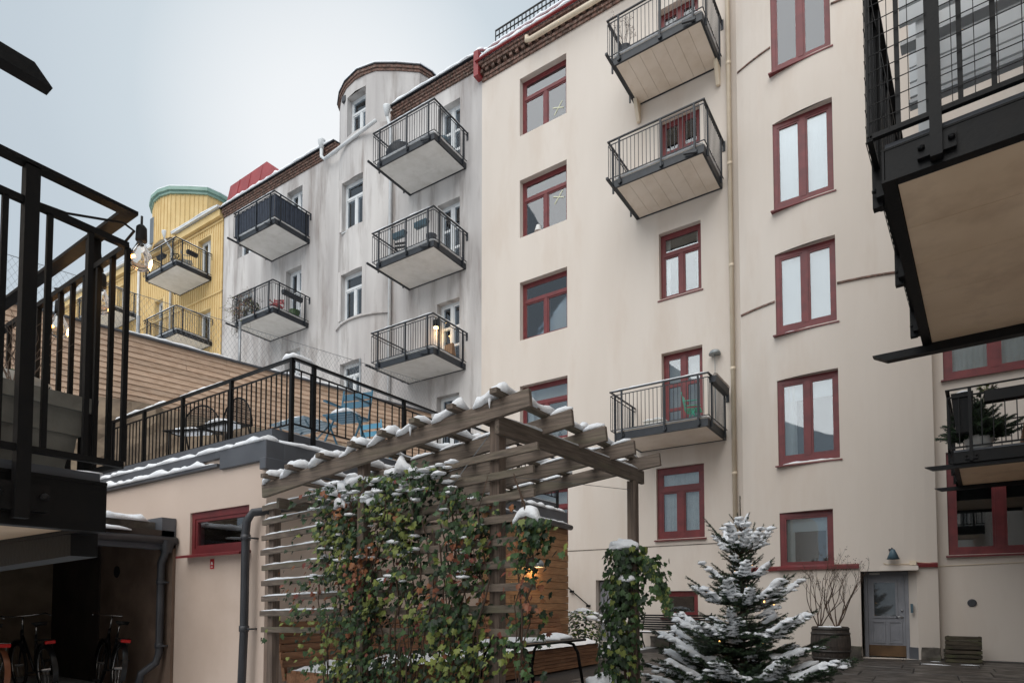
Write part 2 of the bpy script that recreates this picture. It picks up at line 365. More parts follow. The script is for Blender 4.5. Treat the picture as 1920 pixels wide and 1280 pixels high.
    if snowy: MB(M).strip([(ix0, y-.02, z0+.01), (ix1, y-.02, z0+.01)], .06, .035, seed=int(x0*7+z0)).build('snow', 'snow', o, True)
    return o
# ================================================================ SETTING
g = MB(); g.box(-60, 40, -40, 60, -.3, -.012); g.cm = 1; g.box(-6.4, 3.3, 5.6, 16.8, -.05, -.010); ground = g.build('ground', ['bounce_ground', 'joint']); ground['kind'] = 'structure'
# stone slabs, laid in courses over the part of the yard that shows
rs = random.Random(5); slab_n = 0
y = 6.2
while y < 16.7:
    hgt = rs.choice((.7, .8, .95)); x = -6.2+rs.random()*.5
    while x < 3.0:
        w = rs.uniform(.8, 1.5)
        x1 = min(x+w, 3.2); z = rs.uniform(-.004, .004)
        if not (x < -4.9 and y < 12.2) and y+hgt < 16.78:
            m = MB(); e = .008
            m.add([(x+e,y+e,-.012),(x1-e,y+e,-.012),(x1-e,y+hgt-e,-.012),(x+e,y+hgt-e,-.012),(x+e*2,y+e*2,z),(x1-e*2,y+e*2,z+rs.uniform(-.003,.003)),(x1-e*2,y+hgt-e*2,z),(x+e*2,y+hgt-e*2,z+rs.uniform(-.003,.003))],
                  [(4,5,6,7),(0,1,5,4),(1,2,6,5),(2,3,7,6),(3,0,4,7)])
            m.build('paving_slab', 'slab', ground); slab_n += 1
        x = x1
    y += hgt
rs = random.Random(8)
for i in range(3):          # trampled bits of snow left on the slabs
    a = Vector((-.3+rs.random()*1.2, 14.9+rs.random()*1., .0))
    tag(MB().strip([a, a+Vector((rs.uniform(.15, .5), rs.uniform(-.1, .1), 0))], .06, .012, i).build('snow_patch', 'snow', None, True), ['thin streak of snow on the wet paving before the door', 'short smear of snow on the paving near the crates', 'small scrap of snow left on the dark paving slabs'][i], 'snow')

# ================================================================ CREAM BUILDING
FY = 16.8
cb = thing('apartment_building', 'cream rendered apartment building with red framed windows and a curved stair tower', 'building', (-4, FY, 0))
TX0, TX1 = -3.92, .15; TC = (TX0+TX1)/2; TH_ = (TX1-TX0)/2; SAG = .46; TR = (TH_**2+SAG**2)/(2*SAG)
def ytow(x): return 16.4-(math.sqrt(max(0, TR*TR-(x-TC)**2))-(TR-SAG))
flat = lambda x: FY
XA = (-11.06, -9.27); holesL = [(*XA, 16.88, 18.87), (*XA, 13.38, 15.35), (*XA, 9.9, 11.86), (*XA, 6.42, 8.37), (*XA, 2.95, 4.9)]
doors = [(-6.21, -5.04, 16.2, 18.55), (-6.21, -5.04, 12.75, 15.22), (-6.21, -5.04, 5.83, 8.35)]
holesL += doors+[(-6.25, -5.04, 9.93, 11.87), (-6.4, -5.04, 3.03, 5.06), (-8.33, -7.45, .1, 1.92), (-6.25, -5.25, .85, 1.57)]
m = MB(); wall(m, -12.65, TX0, 0, 19.6, holesL, flat, .30)
m.build('wall', 'cream', cb)
XR = (.36, 2.2); holesR = [(*XR, 2.3, 4.6), (*XR, 6.25, 8.4), (*XR, 9.7, 11.9), (*XR, 13.2, 15.4)]
m = MB(); wall(m, TX1, 3.2, 0, 19.6, holesR, flat, .22); m.build('wall', 'cream', cb)
XT = (-3.0, -1.65); holesT = [(*XT, 14.48, 16.7), (*XT, 10.95, 13.2), (*XT, 7.82, 9.86), (*XT, 4.59, 6.69), (-3.0, -1.82, 2.08, 3.42), (-1.3, -.24, 0, 1.95)]
m = MB(); wall(m, TX0, TX1, 0, 19.6, holesT, ytow, .24, dx=.22)
for xx in (TX0, TX1): m.add([(xx, ytow(xx), 0), (xx, FY, 0), (xx, FY, 19.6), (xx, ytow(xx), 19.6)], [(0, 1, 2, 3)])
m.add([(-1.3, ytow(-1.3)+.1, 0), (-1.3, 16.6, 0), (-1.3, 16.6, 1.95), (-1.3, ytow(-1.3)+.1, 1.95), (-.24, ytow(-.24)+.1, 0), (-.24, 16.6, 0), (-.24, 16.6, 1.95), (-.24, ytow(-.24)+.1, 1.95)], [(0,1,2,3), (7,6,5,4), (3,2,6,7)])
m.build('stair_tower', 'cream', cb, False)
# body behind the facade, so that the building has depth
m = MB(); m.box(-12.65, 3.2, FY+.5, FY+11, 0, 19.6); m.box(-12.65, -12.4, FY+.01, FY+.5, 0, 19.6); m.build('body', 'cream', cb)
for i, h in enumerate(holesL[:5]):
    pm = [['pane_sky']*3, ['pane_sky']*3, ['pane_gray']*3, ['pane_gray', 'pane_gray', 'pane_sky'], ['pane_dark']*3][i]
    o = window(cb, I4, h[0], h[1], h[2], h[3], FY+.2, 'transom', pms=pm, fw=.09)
    if i < 2:                                             # crossed tape on the right casement
        zc = h[2]+(.5 if i == 0 else 1.0)
        t_ = MB(); t_.beam((-9.85, FY+.226, zc-.17), (-9.55, FY+.226, zc+.2), .035, .004, (0, 1, 0)); t_.beam((-9.9, FY+.222, zc+.1), (-9.5, FY+.222, zc-.05), .035, .004, (0, 1, 0)); t_.build('tape_cross', 'tape', o)
    if i == 1: MB().lathe([(.13, 0), (.07, .2), (.05, .2)], (-10.45, FY+.19, h[2]+.12), 14).build('lamp_shade', 'white_plastic', o)
for d in doors: window(cb, I4, d[0], d[1], d[2], d[3], FY+.2, 'door', pm='pane_dark', pms=['pane_dark', 'pane_dark', 'pane_gray']*2, fw=.1, sill=False)
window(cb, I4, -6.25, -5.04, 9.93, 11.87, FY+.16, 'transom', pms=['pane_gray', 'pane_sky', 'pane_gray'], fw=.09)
window(cb, I4, -6.4, -5.04, 3.03, 5.06, FY+.1, 'transom', pm='pane_curtain', fw=.13, low=.05)
window(cb, I4, -6.25, -5.25, .85, 1.57, FY+.1, 'single', pm='pane_dark', fw=.09)
for i, h in enumerate(holesT[:4]):
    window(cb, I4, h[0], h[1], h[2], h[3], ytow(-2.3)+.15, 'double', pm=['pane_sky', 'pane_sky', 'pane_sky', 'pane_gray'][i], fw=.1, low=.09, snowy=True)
window(cb, I4, -3.0, -1.82, 2.08, 3.42, ytow(-2.4)+.13, 'single', pm='pane_gray', fw=.1, snowy=True)
for i, h in enumerate(holesR): window(cb, I4, h[0], h[1], h[2], h[3], FY+.08, 'double', pm='pane_dark' if i == 0 else 'pane_curtain', fw=.13)
# small grey door by the steps, house door in the tower
m = MB(); m.box(-8.28, -7.5, FY+.2, FY+.25, .1, 1.88); m.box(-8.15, -7.65, FY+.185, FY+.2, 1.15, 1.7); o = m.build('door', 'door_paint', cb, label='pale grey panelled door beside the steps')
m = MB(); dy = 16.46
m.box(-1.27, -1.2, dy-.03, dy+.06, 0, 1.95); m.box(-.47, -.40, dy-.03, dy+.06, 0, 1.95); m.box(-1.2, -.47, dy-.03, dy+.06, 1.87, 1.95)
d_ = m.build('door', 'door_paint', cb, label='grey house door with a glazed upper half in the stair tower')
m = MB(); X0, X1 = -1.195, -.475
m.box(X0, X1, dy, dy+.045, .28, .92); m.box(X0, X0+.1, dy, dy+.045, .92, 1.87); m.box(X1-.16, X1, dy, dy+.045, .92, 1.87); m.box(X0+.1, X1-.16, dy, dy+.045, 1.72, 1.87); m.build('leaf', 'door_paint', d_)
MB().box(X0+.1, X1-.16, dy+.015, dy+.03, .92, 1.72).build('pane', 'pane_dark', d_)
m = MB()
for a, b_, c, e_ in ((X0+.1, X1-.16, .9, 1.74),):
    for q in ((a-.02, a+.02, c, e_), (b_-.02, b_+.02, c, e_), (a+.02, b_-.02, c, c+.04), (a+.02, b_-.02, e_-.04, e_)): m.box(q[0], q[1], dy-.022, dy-.001, q[2], q[3])
m.build('moulding', 'door_paint', d_)
for a in (X0+.06, X0+.39):
    m = MB(); w_ = .27
    for q in ((a, a+.03, .33, .83), (a+w_-.03, a+w_, .33, .83), (a+.03, a+w_-.03, .33, .36), (a+.03, a+w_-.03, .80, .83)): m.box(q[0], q[1], dy-.022, dy-.001, q[2], q[3])
    m.box(a+.07, a+w_-.07, dy-.008, dy-.001, .40, .76); m.build('panel', 'door_paint', d_)
MB().box(X0, X1, dy-.006, dy+.04, .03, .278).build('kick_plate', 'brass', d_)
m = MB(); m.tube([(-.54, dy-.06, .93), (-.54, dy, .93)], .012, 8); m.tube([(-.54, dy-.055, .93), (-.65, dy-.055, .925)], .011, 8); m.lathe([(.03, 0), (.03, .012)], (-.54, dy-.005, .92), 10); m.lathe([(.024, 0), (.028, .02)], (-.54, dy-.015, 1.06), 10); m.build('handle', 'chrome', d_, True)
MB().box(-1.16, -.95, dy-.034, dy-.031, 1.885, 1.935).build('name_plate', 'sign_white', d_)
m = MB(); m.add([(-.24, ytow(-.24)+.05, 0), (-.40, dy-.02, 0), (-.40, dy-.02, 1.951), (-.24, ytow(-.24)+.05, 1.951), (-.24, dy, 0), (-.24, dy, 1.951)], [(0, 1, 2, 3), (0, 3, 5, 4), (1, 4, 5, 2)]); m.build('splayed_jamb', 'cream', cb)
MB().beam((-.345, 16.27, 1.02), (-.345, 16.27, 1.22), .05, .06).build('entry_phone', 'lamp_blue', cb)
# grey kick stones and rough plinth by the door
m = MB()
def rough_block(m, x0, x1, y0, y1, z1, seed):
    nx, ny, nz = 6, 3, 4; vs = []; fs = []
    def P(i, j, k):
        x = x0+(x1-x0)*i/nx; y_ = y0+(y1-y0)*j/ny; z = z1*k/nz; q = Vector((x*6+seed, y_*6, z*6)); a = .035
        return (x+a*noise.noise(q), y_+a*noise.noise(q+Vector((9, 0, 0)))*(1 if j == 0 else .3), z+a*.6*noise.noise(q+Vector((0, 9, 0)))*(k > 0))
    for j in (0,):
        for i in range(nx):
            for k in range(nz): b = len(vs); vs += [P(i,0,k), P(i+1,0,k), P(i+1,0,k+1), P(i,0,k+1)]; fs.append((b, b+1, b+2, b+3))
    for i in range(nx): b = len(vs); vs += [P(i,0,nz), P(i+1,0,nz), P(i+1,ny,nz), P(i,ny,nz)]; fs.append((b, b+1, b+2, b+3))
    for i in (0, nx):
        for k in range(nz): b = len(vs); vs += [P(i,0,k), P(i,ny,k), P(i,ny,k+1), P(i,0,k+1)]; fs.append((b, b+1, b+2, b+3))
    m.add(vs, fs)
for x0, x1 in ((-1.62, -1.3), (-.18, .16)):
    m = MB(); rough_block(m, x0, x1, min(ytow(x0), ytow(x1))-.05, 16.5, .27, x0); m.build('plinth_stone', 'stone', cb)
m = MB(); m.beam((-.225, ytow(-.24)+.03, .13), (-.40, dy-.05, .13), .05, .26); m.build('kick_stone', 'zinc', cb)
m = MB(); rough_block(m, -6.6, -4.1, FY-.07, FY+.1, .3, 3.3); m.build('plinth_stone', 'stone', cb)
# string courses
def course(xa, xb, z, hgt=.07, out=.07, mt='red_paint'):
    m = MB(); n = max(1, int((xb-xa)/.25)); vs = []; fs = []
    for i in range(n+1):
        x = xa+(xb-xa)*i/n; yy = ytow(x)
        vs += [(x, yy+.02, z+hgt+.05), (x, yy-out, z+hgt), (x, yy-out, z), (x, yy+.02, z)]
    for i in range(n):
        for j in range(4): fs.append((i*4+j, (i+1)*4+j, (i+1)*4+(j+1) % 4, i*4+(j+1) % 4))
    fs += [(0, 1, 2, 3), tuple(4*n+k for k in (3, 2, 1, 0))]
    m.add(vs, fs); return m.build('string_course', mt, cb)
course(TX0+.02, -1.32, 2.02); course(-.22, TX1, 2.02)
course(TX0+.02, -3.02, 8.66, .03, .035, 'brick'); course(-1.63, TX1-.02, 8.66, .03, .035, 'brick'); course(TX0+.02, -3.02, 15.2, .03, .035, 'brick'); course(-1.63, TX1-.02, 15.45, .03, .035, 'brick')
m = MB(); m.box(-1.34, -.2, ytow(-.8)-.03, ytow(-.8)+.12, 1.953, 2.05); m.build('door_lintel', 'cream', cb)
m = MB(); m.box(-12.6, TX0-.4, FY-.012, FY+.01, 2.83, 2.85); m.build('groove_trim', 'stone', cb)
m = MB(); m.tube([(-.85, ytow(-.85)-.012, 2.13), (-.8, ytow(-.8)-.012, 2.1), (-.33, ytow(-.33)-.015, 2.1)], .011, 6); m.tube([(-.25, ytow(-.25)-.015, 2.14), (TX1, 16.385, 2.1), (TX1+.012, FY-.012, 2.06), (3.1, FY-.012, 2.13)], .011, 6); m.box(-.36, -.24, ytow(-.3)-.06, ytow(-.3), 2.07, 2.17); m.build('cable', 'cream_pipe', cb)
m = MB(); m.lathe([(.075, 0), (.075, .015), (.06, .02)], (0, 0, 0), 18)
vt = MB(Matrix.Translation((.75, FY+.002, 1.24)) @ Matrix.Rotation(R(90), 4, 'X')); vt.lathe([(.085, 0), (.085, .02), (.06, .024), (.055, .012)], (0, 0, 0), 20); vt.build('round_vent', 'dark_pipe', cb)
# down pipe
m = MB(); px = -4.2; m.tube([(px, FY-.12, .15), (px, FY-.12, 19.2), (px, FY-.3, 19.6)], .06, 12)
for z in (1.8, 4.6, 7.4, 10.2, 13.0, 15.8): m.lathe([(.068, 0), (.068, .09)], (px, FY-.12, z), 12); m.box(px-.02, px+.02, FY-.07, FY, z+.03, z+.06)
m.build('down_pipe', 'cream_pipe', cb, True)
# brick cornice: rows of single bricks stepping out
m = MB(); rb = random.Random(2); x = -12.62
while x < 3.1:
    for r_, (z, o_) in enumerate(((19.5, .05), (19.6, .09), (19.72, .17), (19.84, .22), (19.95, .27))):
        dx = .125 if r_ in (2, 3) else .25
        for k in range(int(.25/dx)):
            if r_ == 2 and k % 2: continue
            xx = x+k*dx+(.125 if r_ % 2 else 0); m.box(xx, xx+dx-.014, FY-o_-rb.uniform(0, .012), FY+.05, z, z+(.092 if r_ != 2 else .115))
    x += .25
m.build('brick_cornice', 'brick', cb, kind='stuff')
m = MB(); m.box(-12.65, 3.2, FY-.02, FY+.3, 19.6, 20.06); m.build('cornice_core', 'brick', cb)
m = MB(); m.tube([(-10.5, FY-.42, 19.75), (-10.52, FY-.42, 19.63), (-10.35, FY-.42, 19.58), (-4.2, FY-.42, 19.52)], .075, 12); m.build('gutter_pipe', 'cream_pipe', cb, True)
m = MB()
m.add([(-12.7, FY-.36, 20.06), (3.2, FY-.36, 20.06), (3.2, FY+.35, 21.0), (-12.7, FY+.35, 21.0), (-12.7, FY+6, 22.4), (3.2, FY+6, 22.4), (-12.7, FY+6, 20), (3.2, FY+6, 20)], [(0, 1, 2, 3), (3, 2, 5, 4), (0, 3, 4, 6), (1, 7, 5, 2)])
m.box(-12.7, 3.2, FY-.38, FY-.3, 20.05, 20.09)
rf = m.build('roof', 'red_roof', cb)
m = MB(); x = -12.4
while x < 3: m.beam((x, FY-.34, 20.10), (x, FY+.34, 21.02), .03, .03); x += .55
m.build('seam', 'red_roof', rf)
m = MB(); m.box(-12.3, 3.2, FY+.30, FY+.33, 21.45, 21.5); m.box(-12.3, 3.2, FY+.30, FY+.33, 21.25, 21.28); x = -12.3
while x < 3.2: m.box(x, x+.025, FY+.3, FY+.33, 21.0, 21.45); x += .16
m.build('roof_railing', 'black_steel', rf)
MB().strip([(-12.6, FY-.3, 20.09), (-4, FY-.3, 20.09)], .2, .12, 3, step=.15).build('snow', 'snow', rf, True)
MB().strip([(-12.6, FY+.2, 20.86), (-8.5, FY+.2, 20.86)], .12, .1, 5, step=.15).build('snow', 'snow', rf, True)
m = MB(); m.add([(-12.75, FY-.3, 20.1), (-12.75, FY+1.6, 22.0), (-11.6, FY+1.6, 21.9), (-11.9, FY+.1, 20.75)], [(0, 1, 2, 3), (3, 2, 1, 0)]); m.box(-12.8, -12.6, FY-.3, FY+3, 19.6, 20.5); m.build('verge', 'red_roof', rf)
MB().strip([(-12.72, FY-.3, 20.5), (-12.72, FY+1.2, 21.6)], .2, .12, 6).build('snow', 'snow', rf, True)

# ================================================================ GREY BUILDING
GM = frameM(-12.65, FY, 1.0)
gb = thing('apartment_building', 'weathered grey plaster apartment building with white windows, between the cream and yellow ones', 'building', (-12.65, FY, 0), R(1))
GC, GH, GS = -5.85, 1.5, .42; GRr = (GH**2+GS**2)/(2*GS)
def yg(u): return 0 if abs(u-GC) >= GH else -(math.sqrt(GRr*GRr-(u-GC)**2)-(GRr-GS))
UT = (-6.72, -5.5)
gh = [(*UT, 16.2, 18.2), (*UT, 12.52, 14.4), (*UT, 9.18, 10.75)]
gd = [(-2.0, -.97, z, t) for z, t in ((16.9, 19.44), (13.25, 15.78), (9.66, 12.1))]+[(-10.73, -9.68, z, t) for z, t in ((16.9, 19.5), (13.25, 15.92), (9.66, 12.28))]
gl = [(-14.42, -13.2, 17.65, 19.5), (-14.42, -13.2, 14.05, 15.9), (-14.42, -13.2, 10.4, 12.3), (-2.0, -.97, 6.7, 8.67)]
m = MB(GM); wall(m, -15.58, 0, 0, 20.05, gh+gd+gl, yg, .30, dx=.3); m.build('wall', 'gray_plaster', gb)
m = MB(GM); m.box(-15.58, -.02, .5, 11, 0, 20.0); m.box(-15.58, -15.3, .01, .5, 0, 20.05); m.build('body', 'gray_plaster', gb)
for h in gh+gl: window(gb, GM, *h, (yg(h[0]+.6) if h in gh else 0)+.24, 'transom', 'white_paint', pms=['pane_gray', 'pane_gray', 'pane_gray'], fw=.07, sillm='white_paint')
for h in gd: window(gb, GM, *h, .24, 'door', 'white_paint', pm='pane_gray', fw=.08, sill=False)
for h in gh+gl+gd:                                          # smooth render band round the openings
    a, b_, c, d__ = h; k = .16; y0 = min(yg(a-k), yg(b_+k))-.006; y1 = y0+.1; m = MB(GM)
    U = [(a-k, c), (a-.002, c), (a-.002, d__+.002), (b_+.002, d__+.002), (b_+.002, c), (b_+k, c), (b_+k, d__+k), (a-k, d__+k)]
    m.add([(x, y0, z) for x, z in U]+[(x, y1, z) for x, z in U], [(0,1,2,7),(2,3,6,7),(3,4,5,6)]+[(i, 8+i, 8+(i+1) % 8, (i+1) % 8) for i in range(8)]); m.build('window_surround', 'gray_plaster', gb)
m = MB(GM); n = 14
pts = [(GC-GH+2*GH*i/n) for i in range(n+1)]
for a, b_ in zip(pts, pts[1:]): m.beam((a, yg(a)-.03, 12.42), (b_, yg(b_)-.03, 12.42), .1, .06)
m.build('curved_ledge', 'gray_plaster', gb)
m = MB(GM); m.tube([(-4.3, -.1, 6), (-4.3, -.1, 19.6), (-4.3, -.3, 20.0)], .06, 10); m.lathe([(.06, 0), (.15, .35), (.15, .4)], (-4.3, -.32, 20.0), 10); m.build('down_pipe', 'white_paint', gb, True)
m = MB(GM); m.tube([(-8.1, -.3, 20.4), (-8.1, -.3, 19.95), (-7.9, -.3, 19.75), (-4.6, -.62, 19.75)], .07, 10); m.lathe([(.07, 0), (.16, .35), (.16, .4)], (-8.1, -.3, 20.25), 10); m.build('rain_pipe', 'white_paint', gb, True)
def bricks(m, u0, u1, yf, rows, step=.25):
    u = u0
    while u < u1-.05:
        for r_, (z, o_) in enumerate(rows):
            uu = min(u+(.12 if r_ % 2 else 0), u1-.1); m.box(uu, min(uu+step-.014, u1), yf(uu)-o_, yf(uu)+.05, z, z+.075)
        u += step
m = MB(GM); bricks(m, -15.58, -7.4, lambda u: 0, ((20.06, .06), (20.14, .1), (20.22, .15), (20.3, .2))); bricks(m, -4.3, 0, lambda u: 0, ((20.06, .06), (20.14, .1), (20.22, .15), (20.3, .2))); m.build('brick_cornice', 'brick', gb, kind='stuff')
m = MB(GM); m.box(-15.58, -7.35, -.02, .3, 20.05, 20.38); m.box(-4.4, 0, -.02, .3, 20.05, 20.38); m.build('cornice_core', 'brick', gb)
m = MB(GM)
for ua, ub in ((-15.6, -7.4), (-4.25, 0)):
    m.add([(ua, -.28, 20.38), (ub, -.28, 20.38), (ub, 6, 21.4), (ua, 6, 21.4), (ua, -.28, 20.43), (ub, -.28, 20.43), (ub, 6, 21.45), (ua, 6, 21.45)], [(0,3,2,1),(4,5,6,7),(0,1,5,4),(3,0,4,7),(1,2,6,5)])
rf = m.build('roof', 'steel', gb)
MB(GM).strip([(-15.5, -.22, 20.42), (-7.4, -.22, 20.42)], .2, .12, 11, step=.2).build('snow', 'snow', rf, True); MB(GM).strip([(-4.2, -.22, 20.42), (0, -.22, 20.42)], .2, .12, 12, step=.2).build('snow', 'snow', rf, True)
m = MB(GM); P = [(-15.6, .02, 20.44), (-11.0, .02, 20.44), (-11.6, .2, 21.05), (-12.7, .3, 21.95), (-15.6, .3, 21.85)]
m.add(P+[(x, y_+3, z-.1) for x, y_, z in P], [(0,1,2,3,4),(3,8,9,4),(0,4,9,5),(1,6,7,2),(2,7,8,3)]); m.build('gable', 'red_roof', rf)
m = MB(GM)
for u in (-14.8, -13.9, -13.0): m.beam((u, .02, 20.46), (u, .3, 21.88), .03, .03)
m.build('seam', 'red_roof', rf)
MB(GM).strip([(-15.6, .42, 21.84), (-12.75, .42, 21.94)], .2, .08, 14, step=.2).build('snow', 'snow', rf, True)
# round tower head of the stair above the eaves
TP = [(-8.0, 3), (-8.0, .9), (-7.7, .3), (-7.2, -.05), (-6.6, -.3), (-5.8, -.42), (-5.0, -.25), (-4.3, .2), (-3.6, .75), (-3.45, 1.2), (-3.45, 3)]
m = MB(GM); vs = []; fs = []
for u, y_ in TP: vs += [(u, y_, 19.6), (u, y_, 22.2)]
hole = (-6.6, -5.5, 19.85, 21.75)
for i in range(len(TP)-1):
    if i in (4, 5): continue
    fs.append((2*i, 2*i+2, 2*i+3, 2*i+1))
m.add(vs, fs)
ywt = lambda u: -.3-.12*(u+6.6)/.8 if u < -5.8 else -.42+.17*(u+5.8)/.8
wall(m, -6.6, -5.0, 19.6, 22.2, [(-6.55, -5.45, 19.85, 21.75)], ywt, .35, dx=.8)
m.build('tower_head', 'gray_plaster', gb)
window(gb, GM, -6.55, -5.45, 19.85, 21.75, -.05, 'transom', 'white_paint', pm='pane_gray', fw=.07, sillm='white_paint')
MB(GM).box(-6.9, -6.7, -.3, -.05, 22.0-.25, 22.0-.02).build('vent', 'dark_pipe', gb)
def offset(P, d):
    o = []
    for i, p in enumerate(P):
        a = Vector(P[max(i-1, 0)]); b_ = Vector(P[min(i+1, len(P)-1)]); t = (b_-a).normalized(); o.append((p[0]+t.y*d, p[1]-t.x*d))
    return o
for k, (z0, z1, d_, mt, nm) in enumerate(((22.2, 22.3, .04, 'brick', 'brick_band'), (22.3, 22.42, .08, 'brick', 'brick_band'), (22.42, 22.47, .12, 'steel', 'tower_roof'), (22.47, 22.53, .11, 'snow', 'snow'))):
    m = MB(GM); O = offset(TP, d_); m.prism(O, z0, z1); m.build(nm, mt, gb)

# ================================================================ YELLOW BUILDING
yb_ = thing('apartment_building', 'yellow board clad apartment building with a green eaved round tower, farthest left', 'building', tuple(GM @ Vector((-24, 0, 0))), R(1))
yd = [(-17.85, -16.7, 17.45, 19.6), (-17.75, -16.6, 14.1, 15.85), (-26.2, -25.0, 17.4, 19.6), (-22.0, -21.15, 12.2, 14.3), (-22.0, -21.15, 15.6, 17.6)]
YC, YH, YS = -20.6, 2.0, .55; YR = (YH**2+YS**2)/(2*YS)
def yy_(u): return 0 if abs(u-YC) >= YH else -(math.sqrt(YR*YR-(u-YC)**2)-(YR-YS))
m = MB(GM); wall(m, -34, -15.62, 0, 20.3, yd, lambda u: 0, .35); m.build('wall', 'yellow_board', yb_)
m = MB(GM); m.box(-34, -15.62, .5, 11, 0, 20.2); m.build('body', 'yellow_board', yb_)
m = MB(GM); u = -33.9                                      # cover battens of the cladding
while u < -15.7:
    if not any(h[0]-.06 < u < h[1]+.06 for h in yd): m.box(u, u+.05, -.03, .01, 0, 20.1)
    else:
        zs = sorted([(h[2], h[3]) for h in yd if h[0]-.06 < u < h[1]+.06]); z = 0
        for a, b_ in zs: m.box(u, u+.05, -.03, .01, z, a-.05); z = b_+.08
        m.box(u, u+.05, -.03, .01, z, 20.1)
    u += .2
m.build('cladding_batten', 'yellow_board', yb_, kind='stuff')
m = MB(GM)
for z in (16.4, 19.95): m.box(-34, -15.62, -.06, .01, z, z+.09)
m.box(-34, -15.62, -.22, 0, 20.1, 20.45); m.build('fascia', 'yellow_board', yb_)
for h in yd: window(yb_, GM, *h, .24, 'double', 'green_eave' if 0 else 'white_paint', pm='pane_gray', fw=.08, sill=False)
m = MB(GM); m.add([(-34, -.38, 20.45), (-15.6, -.38, 20.45), (-15.6, 5, 21.6), (-34, 5, 21.6), (-34, -.38, 20.55), (-15.6, -.38, 20.55), (-15.6, 5, 21.7), (-34, 5, 21.7)], [(0,3,2,1),(4,5,6,7),(0,1,5,4),(1,2,6,5),(3,0,4,7)]); rf = m.build('roof', 'white_paint', yb_)
m = MB(GM)
for ua, ub in ((-19.8, -17.5), (-23.5, -22.6), (-26, -24.5)): m.add([(ua, -.2, 20.57), (ub, -.2, 20.57), (ub, .6, 20.95), (ua, .6, 20.95), (ua, .6, 20.56), (ub, .6, 20.56)], [(0,1,2,3),(0,3,4),(1,5,2)])
m.build('roof_tiles', 'green_eave', rf, kind='stuff')
MB(GM).strip([(-33, -.33, 20.55), (-15.7, -.33, 20.55)], .14, .07, 21, step=.3).build('snow', 'snow', rf, True)
YP = [(-22.7, 3), (-22.7, .6), (-22.4, .1), (-21.9, -.25), (-21.2, -.5), (-20.5, -.55), (-19.8, -.4), (-19.0, .15), (-18.3, .7), (-18.2, 1.2), (-18.2, 3)]
m = MB(GM); vs = []; fs = []
for u, y_ in YP: vs += [(u, y_, 20.3), (u, y_, 22.6)]
m.add(vs, [(2*i, 2*i+2, 2*i+3, 2*i+1) for i in range(len(YP)-1)])
for i in range(len(YP)-1):
    a, b_ = Vector(YP[i]), Vector(YP[i+1]); k = max(1, int((b_-a).length/.2))
    for j in range(k):
        p = a+(b_-a)*j/k; m.box(p.x-.02, p.x+.02, p.y-.03, p.y+.02, 20.3, 22.6)
m.build('tower_head', 'yellow_board', yb_)
MB(GM).box(-21.75, -21.2, -.47, -.3, 20.5, 21.9).build('window', 'pane_gray', yb_)
m = MB(GM); m.prism(offset(YP, .1), 22.6, 22.74); m.prism(offset(YP, .2), 22.74, 22.92); m.build('tower_eave', 'green_eave', yb_)
m = MB(GM); m.prism(offset(YP, .19), 22.92, 22.97); m.build('snow', 'snow', yb_)
m = MB(GM); m.tube([(-23.6, -.1, 6), (-23.6, -.1, 20.1)], .07, 8); m.tube([(-20.2, -.1, 6), (-20.2, -.1, 19.9), (-20.2, -.45, 20.3)], .06, 8); m.lathe([(.06, 0), (.18, .35), (.18, .4)], (-20.2, -.45, 20.3), 8); m.build('down_pipe', 'white_paint', yb_, True)

